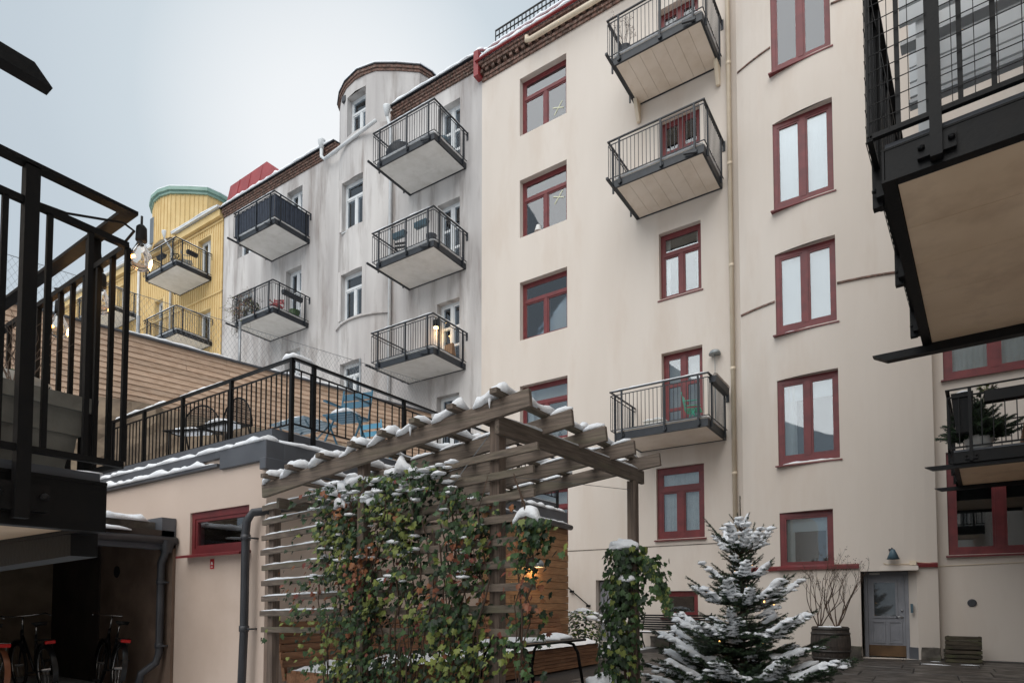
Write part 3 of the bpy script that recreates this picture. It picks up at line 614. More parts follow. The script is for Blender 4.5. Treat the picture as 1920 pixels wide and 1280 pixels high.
# ================================================================ BALCONIES
BARS = {}
def bar(h, m='steel'):
    k = (round(h, 2), m)
    if k not in BARS: BARS[k] = shared(MB().box(-.007, .007, -.007, .007, 0, h), 'baluster', m)
    return BARS[k]
def balcony(M, w, d, label, group, smat='soffit_gray', boards=0, along='y', mt='steel', screen=False, tips=True, over=.16, snow=True, seed=1, rail_snow=True, brackets=False, hh=1.12, left_open=False):
    """local frame: x along the wall, y<0 outwards, z=0 underside of the steel"""
    t = link('balcony', None, None, M=M); t['label'] = label; t['category'] = 'balcony'; t['group'] = group; t.empty_display_size = .2
    mk = lambda: MB(M)
    bh = .2
    mk().box(0, w, -d, -d+.055, 0, bh).build('front_beam', mt, t)
    for x in (0, w-.055): mk().box(x, x+.055, -d+.056, 0, 0, bh).build('side_beam', mt, t)
    mk().box(.056, w-.056, -.05, -.005, 0, bh-.03).build('wall_beam', mt, t)
    if boards:
        for i in range(boards):
            a = .057+(w-.114)*i/boards; b = .057+(w-.114)*(i+1)/boards
            mk().box(a+.003, b-.003, -d+.058, -.052, .012, .04).build('soffit_board', smat, t)
    else:
        for i in range(3):
            a = -d+.058+(d-.11)*i/3; b = -d+.058+(d-.11)*(i+1)/3
            mk().box(.057, w-.057, a+.0015, b-.0015, .012, .04).build('soffit_board', smat, t)
    mk().box(.02, w-.02, -d+.02, -.002, bh+.001, bh+.035).build('deck', smat, t)
    if tips:
        mk().beam((-.02, .0, .03), (-.02, -d-.42, .03), .06, .06).build('side_joist', mt, t)
        mk().beam((w*.8, -d-.08, .10), (w*.94, -d-.08, .02), .06, .06).build('bracket', mt, t)
    x0, x1, y0 = -.14, w+.03, -d-.05
    zt = bh+hh; zu = zt-.13; zl = bh+.05
    m = mk(); m.box(x0-.025, x1+.025, y0-.025, y0+.025, zt-.03, zt); m.box(x0-.025, x0+.025, y0+.025, -.02, zt-.03, zt); m.box(x1-.025, x1+.025, y0+.025, -.02, zt-.03, zt); m.build('handrail', mt, t)
    for z in (zu, zl):
        m = mk(); m.box(x0, x1, y0-.01, y0+.01, z, z+.02); m.box(x0-.01, x0+.01, y0+.01, -.02, z, z+.02); m.box(x1-.01, x1+.01, y0+.01, -.02, z, z+.02); m.build('rail', mt, t)
    for px_, py_ in ((.18, y0), (w*.55, y0), (w-.22, y0), (x1, y0+.3), (x1, -.22), (x0, y0+.3), (x0, -.22)):
        m = mk(); m.box(px_-.022, px_+.022, py_-.022, py_+.022, .03, zt-.03)
        if py_ == y0: m.box(px_-.05, px_+.05, y0+.0, -d+.005, .06, .14)
        m.build('post', mt, t)
    me = bar(zu-zl-.02, mt)
    n = int((x1-x0)/.108)
    for i in range(n+1): link('baluster', me, t, (x0+(x1-x0)*i/n, y0, zl+.02))
    k = int((d)/.108)
    for x in (x0, x1):
        for i in range(1, k): link('baluster', me, t, (x, y0+(-.04-y0)*i/k, zl+.02))
    mk().box(x1-.02, x1+.06, -.02, .0, zt-.3, zt-.02).build('wall_fixing', mt, t)
    if screen:
        for p, q in (((x0+.02, y0+.03), (x1-.02, y0+.03)), ((x1-.02, y0+.03), (x1-.02, -.05)), ((x0+.02, y0+.03), (x0+.02, -.05))):
            m = mk(); N_ = 26; vs = []
            for i in range(N_+1):
                f = i/N_; x = p[0]+(q[0]-p[0])*f; y_ = p[1]+(q[1]-p[1])*f; o_ = .014*math.sin(i*2.1)
                vs += [(x+(o_ if p[0] == q[0] else 0), y_+(o_ if p[1] == q[1] else 0), zl+.01), (x+(o_ if p[0] == q[0] else 0), y_+(o_ if p[1] == q[1] else 0), zu+.01)]
            nn = len(vs); vs += [(v[0]+(.006 if p[0] == q[0] else 0), v[1]+(.006 if p[1] == q[1] else 0), v[2]) for v in vs]
            m.add(vs, [(2*i, 2*i+2, 2*i+3, 2*i+1) for i in range(N_)]+[(nn+2*i, nn+2*i+1, nn+2*i+3, nn+2*i+2) for i in range(N_)]); m.build('privacy_screen', 'screen_cloth', t)
    if brackets:
        for x in (.06, w-.06):
            m = mk(); m.add([(x-.05, -.02, .0), (x+.05, -.02, 0), (x+.05, -.02, -.55), (x-.05, -.02, -.55), (x-.05, -.35, 0), (x+.05, -.35, 0), (x-.05, -.1, -.55), (x+.05, -.1, -.55)], [(0,1,2,3),(4,6,7,5),(0,4,5,1),(3,2,7,6),(0,3,6,4),(1,5,7,2)]); m.build('bracket', 'cream_pipe', t)
    if snow:
        mk().strip([(.02, -d+.01, bh+.035), (w-.02, -d+.01, bh+.035)], .09, .045, seed, step=.12).build('snow', 'snow', t, True)
        mk().strip([(w-.02, -d+.05, bh+.035), (w-.02, -.1, bh+.035)], .09, .04, seed+3, step=.12).build('snow', 'snow', t, True)
    if rail_snow:
        mk().strip([(x0, y0, zt), (x1, y0, zt), ], .055, .03, seed+5, step=.12).build('rail_snow', 'snow', t, True); mk().strip([(x1, y0+.03, zt), (x1, -.1, zt)], .055, .03, seed+6, step=.12).build('rail_snow', 'snow', t, True)
    return t
CG = 'steel balconies on the cream facade'; GG = 'steel balconies on the grey facade'; YG = 'steel balconies on the yellow facade'
W = lambda x, z: Matrix.Translation((x, FY, z))
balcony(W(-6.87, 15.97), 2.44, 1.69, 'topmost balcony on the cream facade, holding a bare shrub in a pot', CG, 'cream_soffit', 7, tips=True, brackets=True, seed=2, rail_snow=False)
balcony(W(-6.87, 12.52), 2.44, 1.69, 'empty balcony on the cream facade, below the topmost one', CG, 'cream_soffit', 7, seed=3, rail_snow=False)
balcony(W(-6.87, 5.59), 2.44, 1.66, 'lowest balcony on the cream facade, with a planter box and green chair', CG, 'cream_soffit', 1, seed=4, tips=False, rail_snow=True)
GW = lambda u, z: GM @ Matrix.Translation((u, 0, z))
balcony(GW(-3.34, 16.67), 2.66, 1.75, 'highest right balcony on the grey facade, with a covered grill', GG, seed=5)
balcony(GW(-3.34, 13.01), 2.66, 1.75, 'middle right balcony on the grey facade, with planter boxes and string lights', GG, seed=6)
balcony(GW(-3.34, 9.41), 2.66, 1.75, 'lower right balcony on the grey facade, with a lit wall lamp', GG, seed=7)
balcony(GW(-11.75, 16.69), 2.6, 1.75, 'balcony on the grey facade wrapped in a dark privacy screen', GG, seed=8, screen=True)
balcony(GW(-11.75, 13.0), 2.6, 1.75, 'balcony on the grey facade overgrown with dry plants, holding a red chair', GG, seed=9, rail_snow=False)
balcony(GW(-11.75, 9.35), 2.6, 1.75, 'lowest left balcony on the grey facade, half hidden behind the terrace railing', GG, seed=10)
balcony(GW(-19.43, 17.22), 2.85, 1.75, 'upper balcony on the yellow facade, with pots and chairs', YG, seed=11, tips=False)
balcony(GW(-19.2, 13.88), 2.8, 1.75, 'lower balcony on the yellow facade, above the plank wall', YG, seed=12, tips=False)
balcony(GW(-27.1, 17.15), 3.3, 1.6, 'farthest left balcony on the yellow facade, seen through the near railing', YG, seed=13, tips=False)
# ================================================================ WINGS BESIDE THE YARD (balconies hang on them)
WA = R(-3.5); we1 = Vector((math.sin(-WA), math.cos(WA), 0)); we2 = Vector((math.cos(WA), -math.sin(-WA), 0))
wing_o = Vector((-.18, 4.13, 0))+we2*1.62
rw = thing('apartment_building', 'cream wing along the right edge that carries the two big black balconies', 'building', tuple(wing_o))
wp = [wing_o-we1*9, wing_o+we1*12.55, wing_o+we1*12.4+we2*8, wing_o-we1*9+we2*8]
MB().prism([(p.x, p.y) for p in (wp[0], wp[3], wp[2], wp[1])], 0, 17).build('wall', 'cream', rw)
lw = thing('apartment_building', 'cream house just past the left edge that carries the near balcony', 'building', (-5.4, -3, 0))
MB().prism([(-6.4, -8), (-5.4, -8), (-5.4, .9), (-6.4, .9)], 0, 5.9).build('wall', 'cream', lw)

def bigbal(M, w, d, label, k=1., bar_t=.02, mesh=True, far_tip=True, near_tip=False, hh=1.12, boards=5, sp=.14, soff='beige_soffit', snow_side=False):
    """heavier black balcony seen from close by; local frame as in balcony()"""
    t = link('balcony', None, None, M=M); t['label'] = label; t['category'] = 'balcony'; t['group'] = 'black balconies close to the viewer'
    mk = lambda: MB(M); bh = .2; mt = 'black_steel'
    for z in (0, bh-.012): mk().box(0, w, -d, -d+.07, z, z+.012).build('beam_flange', mt, t)
    mk().box(0, w, -d+.004, -d+.016, .012, bh-.012).build('front_beam', mt, t)
    for x in (0, w-.07):
        mk().box(x, x+.07, -d+.071, 0, 0, .012).build('beam_flange', mt, t); mk().box(x, x+.07, -d+.071, 0, bh-.012, bh).build('beam_flange', mt, t)
        mk().box(x+(.054 if x > 0 else .004), x+(.066 if x > 0 else .016), -d+.02, 0, .012, bh-.012).build('side_beam', mt, t)
    for i in range(boards):
        a = .075+(w-.15)*i/boards; b = .075+(w-.15)*(i+1)/boards
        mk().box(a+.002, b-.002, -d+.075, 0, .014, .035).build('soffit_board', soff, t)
    mk().box(.02, w-.02, -d+.02, 0, bh+.001, bh+.035).build('deck', 'zinc', t)
    for on, x in ((far_tip, .03), (near_tip, w-.1)):
        if on:
            m = mk(); a, b = -d-.42, 0
            m.add([(x-.05,a,.0),(x+.05,a,.0),(x+.05,b,-.07),(x-.05,b,-.07),(x-.05,a,.005),(x+.05,a,.005),(x+.05,b,-.001),(x-.05,b,-.001),(x-.05,a+.12,-.07),(x+.05,a+.12,-.07)], [(4,5,6,7),(0,8,9,1),(8,3,2,9),(0,4,7,3,8),(1,9,2,6,5),(0,1,5,4)]); m.build('joist', mt, t)
    x0, x1, y0 = -.03, w+.03, -d-.05; zt = bh+hh; zu = zt-.16; zl = bh+.06
    m = mk(); m.box(x0-.03*k, x1+.03*k, y0-.03*k, y0+.03*k, zt-.018*k, zt); m.build('handrail', mt, t); mk().box(x1-.03*k, x1+.03*k, y0+.03*k, 0, zt-.018*k, zt).build('handrail', mt, t); mk().box(x0-.03*k, x0+.03*k, y0+.03*k, 0, zt-.018*k, zt).build('handrail', mt, t)
    for z in (zu, zl):
        r_ = .014*k
        mk().box(x0, x1, y0-r_, y0+r_, z, z+2*r_).build('rail', mt, t)
        for x in (x0, x1): mk().box(x-r_, x+r_, y0+r_, 0, z, z+2*r_).build('rail', mt, t)
    for px_, py_ in ((.3, y0), (w*.5, y0), (w-.3, y0), (x1, y0+.32), (x1, -.3), (x0, y0+.32), (x0, -.3)):
        m = mk(); q = .026*k; m.box(px_-q, px_+q, py_-q, py_+q, .02, zt-.02); p_ = m.build('post', mt, t)
        m = mk()
        if py_ == y0: m.box(px_-.09, px_+.09, y0+.0, -d+.003, .05, .15); bl = [(px_-.07, y0-.01, .1), (px_+.07, y0-.01, .1)]
        else:
            s_ = 1 if px_ > 0 else -1; m.box(min(px_, px_-s_*.03), max(px_, px_-s_*.03), py_-.09, py_+.09, .05, .15); bl = [(px_+s_*.01, py_-.07, .1), (px_+s_*.01, py_+.07, .1)]
        for b_ in bl: m.blob(b_, (.02, .02, .02), 1, 1, 0)
        m.build('fixing_plate', mt, p_)
    hgt = zu-zl-.02; me = shared(MB().box(-bar_t/2, bar_t/2, -bar_t/2, bar_t/2, 0, hgt), 'baluster', mt)
    n = int((x1-x0)/sp)
    for i in range(n+1): link('baluster', me, t, (x0+(x1-x0)*i/n, y0, zl+.025))
    n2 = int(d/sp)
    for x in (x0, x1):
        for i in range(1, n2+1): link('baluster', me, t, (x, y0+(0-y0)*i/(n2+.5), zl+.025))
    if mesh:
        m = mk(); z = zl
        while z < zu:
            m.beam((x0, y0-.02, z), (x1, y0-.02, z), .004, .004)
            for x in (x0-.02, x1+.02): m.beam((x, y0, z), (x, 0, z), .004, .004)
            z += .1
        a = x0
        while a < x1: m.beam((a, y0-.02, zl), (a, y0-.02, zu), .004, .004); a += .1
        a = y0
        while a < 0:
            for x in (x0-.02, x1+.02): m.beam((x, a, zl), (x, a, zu), .004, .004)
            a += .1
        m.build('wire_mesh', mt, t, kind='stuff')
    return t
def wingM(s, z): p = wing_o+we1*s; return Matrix.Translation((p.x, p.y, z)) @ Matrix.Rotation(R(-93.5), 4, 'Z')
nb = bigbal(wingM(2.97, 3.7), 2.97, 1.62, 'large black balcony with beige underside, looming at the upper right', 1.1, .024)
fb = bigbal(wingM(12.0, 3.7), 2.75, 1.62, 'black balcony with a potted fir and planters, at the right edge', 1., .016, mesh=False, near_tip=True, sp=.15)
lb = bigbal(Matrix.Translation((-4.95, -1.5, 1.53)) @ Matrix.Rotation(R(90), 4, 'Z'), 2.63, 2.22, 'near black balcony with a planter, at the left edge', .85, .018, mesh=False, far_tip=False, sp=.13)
MB(Matrix.Translation((-4.95, -1.5, 1.53)) @ Matrix.Rotation(R(90), 4, 'Z')).strip([(2.6, -2.2, .235), (2.6, -1.3, .235)], .12, .03, 4).build('snow', 'snow', lb, True)
m = MB(); m.beam((-5.9, 1.1, 1.42), (-2.9, 1.12, 1.50), .1, .12); m.build('joist', 'black_steel', lb)
t = thing('balcony', 'bare black balcony beam poking in at the upper left corner', 'balcony', (-5.4, 1, 5.2))
m = MB(); m.add([(-5.62,.6,5.2),(-5.5,.6,5.2),(-5.5,1.82,5.2),(-5.62,1.82,5.2),(-5.62,.6,5.32),(-5.5,.6,5.32),(-5.5,1.70,5.32),(-5.62,1.70,5.32)], [(0,3,2,1),(4,5,6,7),(0,1,5,4),(1,2,6,5),(2,3,7,6),(3,0,4,7)]); m.build('joist', 'black_steel', t)
MB().box(-7, -5.5, -1, .9, 5.33, 5.5).build('deck', 'black_steel', t)

# ================================================================ TERRACE BUILDING
tb = thing('terrace_building', 'low beige outbuilding with a railed roof terrace and partly wood clad side', 'building', (-9, 8, 0))
TXr, TYf, TYb = -6.65, 4.5, 11.95
m = MB(); wall(m, -13.5, TXr, 0, 3.13, [(-8.37, -7.0, 1.9, 2.47)], lambda x: TYf, .2)
m.add([(TXr, TYf, 0), (TXr, TYb, 0), (TXr, TYb, 3.0), (TXr, TYf, 3.0)], [(0, 1, 2, 3)]); m.add([(TXr, TYb, 0), (-13, TYb, 0), (-13, TYb, 3.0), (TXr, TYb, 3.0)], [(0, 1, 2, 3)])
m.build('wall', 'terrace_wall', tb)
MB().box(-13, TXr-.25, TYf+.25, TYb-.05, 0, 3.2).build('body', 'terrace_wall', tb)
window(tb, I4, -8.37, -7.0, 1.9, 2.47, TYf+.03, 'single', 'red_paint', 'pane_dark', fw=.075)
m = MB(); m.box(-13, -7.6, TYf-.05, TYf+.2, 3.12, 3.22); m.box(-7.6, TXr+.05, TYf-.05, TYf+.2, 2.97, 3.22); m.box(TXr-.2, TXr+.05, TYf+.2, TYb, 2.88, 3.22); m.box(TXr-.05, TXr+.07, TYf-.07, TYf+.5, 2.86, 3.0); m.build('parapet_flashing', 'zinc', tb, bevel=.006)
MB().strip([(-13, TYf+.06, 3.22), (TXr, TYf+.06, 3.22)], .24, .07, 31, step=.1, taper=False).build('snow', 'snow', tb, True)
MB().strip([(TXr-.06, TYf+.1, 3.22), (TXr-.06, TYb, 3.22)], .24, .08, 32, step=.1).build('snow', 'snow', tb, True)
MB().box(-13, -7.62, TYf-.07, TYf-.002, 3.01, 3.05).build('ledge', 'zinc', tb)
MB().strip([(-13, TYf-.045, 3.05), (-7.75, TYf-.045, 3.05)], .11, .07, 33, step=.06, rag=.6).build('snow', 'snow', tb, True)
MB().box(-13, TXr-.2, TYf+.2, TYb, 3.2, 3.45).build('terrace_deck', 'zinc', tb)
MB().box(-12, TXr-.25, TYf+.5, TYb, 3.451, 3.48).build('snow', 'snow', tb)
# railing of the terrace
tr = thing('terrace_railing', 'black bar railing round the roof terrace, with snow on its handrail', 'railing', (-6.75, 4.95, 3.45))
c_ = (-6.75, 4.93); ZT, ZB = 4.4, 3.55
MB().beam((-11.8, c_[1], ZT), (c_[0], c_[1], ZT), .05, .03).build('handrail', 'black_steel', tr); MB().beam((c_[0], c_[1], ZT), (c_[0], 11.8, ZT), .05, .03).build('handrail', 'black_steel', tr)
for z in (ZB, ZT-.13): MB().beam((-11.8, c_[1], z), (c_[0], c_[1], z), .016, .02).build('rail', 'black_steel', tr); MB().beam((c_[0], c_[1], z), (c_[0], 11.8, z), .016, .02).build('rail', 'black_steel', tr)
for x, y in [(x, c_[1]) for x in (-6.78, -8.15, -9.45, -10.65, -11.75)]+[(c_[0], y) for y in (5.25, 6.95, 8.6, 10.2, 11.75)]: MB().box(x-.024, x+.024, y-.024, y+.024, 3.3, ZT-.015).build('post', 'black_steel', tr)
me = bar(ZT-.13-ZB, 'black_steel'); x = -11.7
while x < -6.85: link('baluster', me, tr, (x-tr.location.x, c_[1]-tr.location.y, ZB-3.45)); x += .112
y = 5.05
while y < 11.8: link('baluster', me, tr, (c_[0]-tr.location.x, y-tr.location.y, ZB-3.45)); y += .15
rs = random.Random(4)
MB().strip([(-11.7, c_[1], ZT+.012), (-9.9, c_[1], ZT+.012)], .06, .035, 35).build('snow', 'snow', tr, True); MB().strip([(-9.6, c_[1], ZT+.012), (-8.3, c_[1], ZT+.012)], .05, .025, 36).build('snow', 'snow', tr, True); MB().strip([(-7.0, c_[1], ZT+.012), (c_[0], c_[1], ZT+.012), (c_[0], 5.3, ZT+.012)], .08, .06, 37).build('snow', 'snow', tr, True)
# wood cladding on the far part of the side wall
for i in range(19):
    z = .02+i*.152; y = 8.85
    for yb2 in ((10.4, 11.98) if i % 2 else (9.7, 11.98)):
        MB().box(TXr+.004, TXr+.034+.006*(i % 3), y+.003, yb2-.002, z, z+.146).build('cladding_board', 'cedar', tb, bevel=.004); y = yb2
m = MB(); m.tube([(TXr+.10, 8.8, 2.93), (TXr+.10, 12.0, 2.9)], .06, 10); m.build('gutter', 'dark_pipe', tb, True)
MB().strip([(TXr+.10, 8.9, 2.98), (TXr+.10, 11.9, 2.95)], .09, .035, 38).build('snow', 'snow', tb, True)
m = MB(); m.tube([(TXr+.12, 5.9, 2.62), (TXr+.10, 4.75, 2.42), (-6.74, 4.38, 2.33), (-6.84, 4.37, 2.24), (-6.86, 4.37, 2.1), (-6.86, 4.37, .9), (-6.9, 4.37, .05)], .05, 12)
for z in (.9, 2.0): m.lathe([(.058, 0), (.058, .07)], (-6.86, 4.37, z), 12); m.beam((-6.80, 4.37, z+.03), (-6.80, 4.5, z+.03), .02, .02)
m.build('down_pipe', 'dark_pipe', tb, True)
sg = MB(); sg.box(-7.845, -7.755, TYf-.006, TYf-.002, 1.69, 1.82); o = sg.build('fire_sign', 'sign_red', tb)
m = MB(); m.box(-7.825, -7.775, TYf-.009, TYf-.0065, 1.745, 1.755); m.add([(-7.8+.02*math.cos(math.pi*k/8), TYf-.009, 1.757+.028*math.sin(math.pi*k/8)) for k in range(9)], [tuple(reversed(range(9)))]); m.box(-7.82, -7.78, TYf-.009, TYf-.0065, 1.71, 1.722); m.build('symbol', 'sign_white', o)
# lamp on the cladding
wl = thing('wall_lamp', 'lit grey dome lamp on the wood clad wall', 'lamp', (TXr+.05, 10.45, 1.95))
m = MB(); m.lathe([(.02, .15), (.07, .14), (.115, .09), (.13, .0), (.12, .0), (.10, .08), (.03, .12)], (TXr+.2, 10.45, 1.95), 18); m.build('shade', 'lamp_gray', wl, True)
m = MB(); m.tube([(TXr+.2, 10.45, 2.1), (TXr+.12, 10.45, 2.14), (TXr+.04, 10.45, 2.1)], .012, 8); m.lathe([(.04, 0), (.04, .02)], (TXr+.05, 10.45, 2.08), 10); m.build('arm', 'lamp_gray', wl, True)
m = MB(); m.blob((TXr+.2, 10.45, 1.99), (.035, .035, .045), 1, 2, 0); m.build('bulb', 'lamp_glow', wl, True)
ld = bpy.data.lights.new('lamp_light', 'POINT'); ld.energy = 5; ld.color = (1, .62, .28); ld.shadow_soft_size = .05; lo = bpy.data.objects.new('lamp_light', ld); COL.objects.link(lo); lo.parent = wl; lo.location = (.12, 0, -.02)

# ================================================================ ROCK AND PLANK WALL ABOVE THE TERRACE
PW0, PW1 = Vector((-13.3, 1.2, 0)), Vector((-11.0, 12.35, 0)); pd = (PW1-PW0).normalized(); pn = Vector((pd.y, -pd.x, 0)); PL = (PW1-PW0).length
m = MB(); nx, nz = 60, 12; vs = []
for i in range(nx+1):
    for k in range(nz+1):
        p = PW0+pd*(PL*i/nx); z = 2.9+2.1*k/nz; q = Vector((p.x*1.3, p.y*1.3, z*1.3)); o_ = .12+.22*noise.noise(q)+.1*noise.noise(q*3)+(1-k/nz)*.25
        vs.append((p.x+pn.x*o_, p.y+pn.y*o_, z))
m.add(vs, [(i*(nz+1)+k, (i+1)*(nz+1)+k, (i+1)*(nz+1)+k+1, i*(nz+1)+k+1) for i in range(nx) for k in range(nz)]); rk = m.build('rock_face', 'rock'); rk['kind'] = 'structure'
MB().prism([(-20, 1.2), (-13.35, 1.2), (-11.2, 12.2), (-20, 12.2)], 0, 4.9).build('hill', 'rock')['kind'] = 'structure'
pw = thing('plank_wall', 'long wall of pale horizontal planks on the rock behind the terrace', 'wall', tuple(PW0+Vector((0, 0, 4.9))))
rs = random.Random(12)
for r_ in range(13):
    z = 4.95+r_*.103; a = 0
    while a < PL-.1:
        b = min(PL, a+rs.uniform(2.6, 4.2)) if PL-a > 4.5 else PL
        p, q = PW0+pd*(a+.003), PW0+pd*(b-.003); up = pn*.02
        m = MB(); m.add([(*(p+pn*.005).xy, z), (*(q+pn*.005).xy, z), (*(q+pn*.045).xy, z), (*(p+pn*.045).xy, z), (*(p+pn*.0).xy, z+.112), (*(q+pn*.0).xy, z+.112), (*(q+pn*.022).xy, z+.112), (*(p+pn*.022).xy, z+.112)], [(0,3,2,1),(4,5,6,7),(0,1,5,4),(1,2,6,5),(2,3,7,6),(3,0,4,7)])
        m.build('plank', 'plank', pw); a = b
m = MB(); m.beam(PW0+pn*.02+Vector((0, 0, 6.31)), PW1+pn*.02+Vector((0, 0, 6.31)), .14, .03); m.build('coping', 'zinc', pw)
for a, b, sd_ in ((4.2, 6.3, 41), (7.0, 9.4, 42)): MB().strip([PW0+pd*a+pn*.02+Vector((0, 0, 6.325)), PW0+pd*b+pn*.02+Vector((0, 0, 6.325))], .13, .05, sd_).build('snow', 'snow', pw, True)
fn = thing('wire_fence', 'galvanised diamond mesh fence along the top of the plank wall', 'fence', tuple(PW0+Vector((0, 0, 6.3))))
m = MB(); s_ = 0; hF = .85
while s_ < PL:
    for dr in (1, -1):
        a, b = (s_, s_+hF*.62) if dr > 0 else (s_+hF*.62, s_); p, q = PW0+pd*a-pn*.1, PW0+pd*b-pn*.1
        m.beam((p.x, p.y, 6.32), (q.x, q.y, 6.32+hF), .003, .003)
    s_ += .095
m.build('mesh', 'wire', fn, kind='stuff')
m = MB(); p, q = PW0-pn*.1, PW1-pn*.1; m.tube([(p.x, p.y, 7.17), (q.x, q.y, 7.17)], .006, 5); m.build('top_wire', 'wire', fn)
for s_ in (1.6, 4.5, 6.4, 9.3):
    p = PW0+pd*s_-pn*.1; MB().tube([(p.x, p.y, 5.5), (p.x, p.y, 7.25 if s_ != 4.5 else 6.75)], .03, 8).build('post', 'wire', fn, True)

# ================================================================ BIKE SHED
bs = thing('bike_shed', 'dark open bicycle shed with a snowy mossy roof edge and gutter', 'shed', (-10.5, 3, 0))
m = MB(); m.box(-13.4, -8.72, .9, 4.47, 2.14, 2.24); m.build('roof', 'shed_shade', bs)
m = MB(); m.box(-8.86, -8.74, .9, 4.44, 1.98, 2.139); m.build('fascia', 'zinc', bs)
m = MB(); m.tube([(-8.68, .9, 2.08), (-8.68, 4.48, 2.10)], .055, 10); m.build('gutter', 'dark_pipe', bs, True)
m = MB(); m.box(-9.15, -8.9, 2.2, 4.3, 2.245, 2.36); m.build('roof_edge', 'stone', bs); MB().box(-9.2, -8.72, 4.3, 4.49, 2.0, 2.42).build('flashing', 'zinc', bs)
MB().strip([(-9.0, 2.0, 2.36), (-9.0, 4.28, 2.36)], .34, .1, 45, step=.08).build('snow', 'snow', bs, True); MB().strip([(-8.72, 2.0, 2.2), (-8.72, 3.9, 2.2)], .16, .05, 46, step=.08).build('snow', 'snow', bs, True)
MB().box(-13.4, -13.2, .9, 4.47, 0, 2.139).build('back_wall', 'shed_shade', bs); MB().box(-13.2, -8.9, 1.12, 1.2, 0, 2.139).build('shading_end_wall', 'shed_shade', bs)  # unseen end wall, raised to the roof to keep the shed dark
MB().box(-10.9, -8.72, 4.455, 4.495, 0, 2.138).build('inner_panel', 'inner_wall', bs); MB().box(-13.2, -10.91, 4.44, 4.495, 0, 2.138).build('inner_panel', 'shed_shade', bs)  # second panel is a dark sheet standing in for a shaded opening
m = MB(); m.lathe([(.0, 0), (.05, .001)], (0, 0, 0), 4)
dm = MB(Matrix.Translation((-10.35, 4.452, 1.72)) @ Matrix.Rotation(R(90), 4, 'X')); dm.lathe([(.09, 0), (.09, .01)], (0, 0, 0), 18); dm.build('vent', 'rubber', bs)
m = MB(); m.tube([(-8.72, 4.36, 2.06), (-8.74, 4.36, 1.93), (-8.86, 4.37, 1.80), (-8.86, 4.37, 1.65), (-8.86, 4.37, .55), (-8.88, 4.34, .42), (-8.98, 4.2, .28), (-9.0, 4.17, .1)], .05, 12); m.add([(-8.82, 4.28, 2.1), (-8.62, 4.28, 2.1), (-8.62, 4.44, 2.1), (-8.82, 4.44, 2.1), (-8.77, 4.32, 1.93), (-8.67, 4.32, 1.93), (-8.67, 4.41, 1.93), (-8.77, 4.41, 1.93)], [(0,1,5,4),(1,2,6,5),(2,3,7,6),(3,0,4,7)])
for z in (.62, 1.5): m.lathe([(.058, 0), (.058, .07)], (-8.86, 4.37, z), 12); m.beam((-8.80, 4.37, z+.03), (-8.80, 4.5, z+.03), .02, .02)
m.build('down_pipe', 'dark_pipe', bs, True)

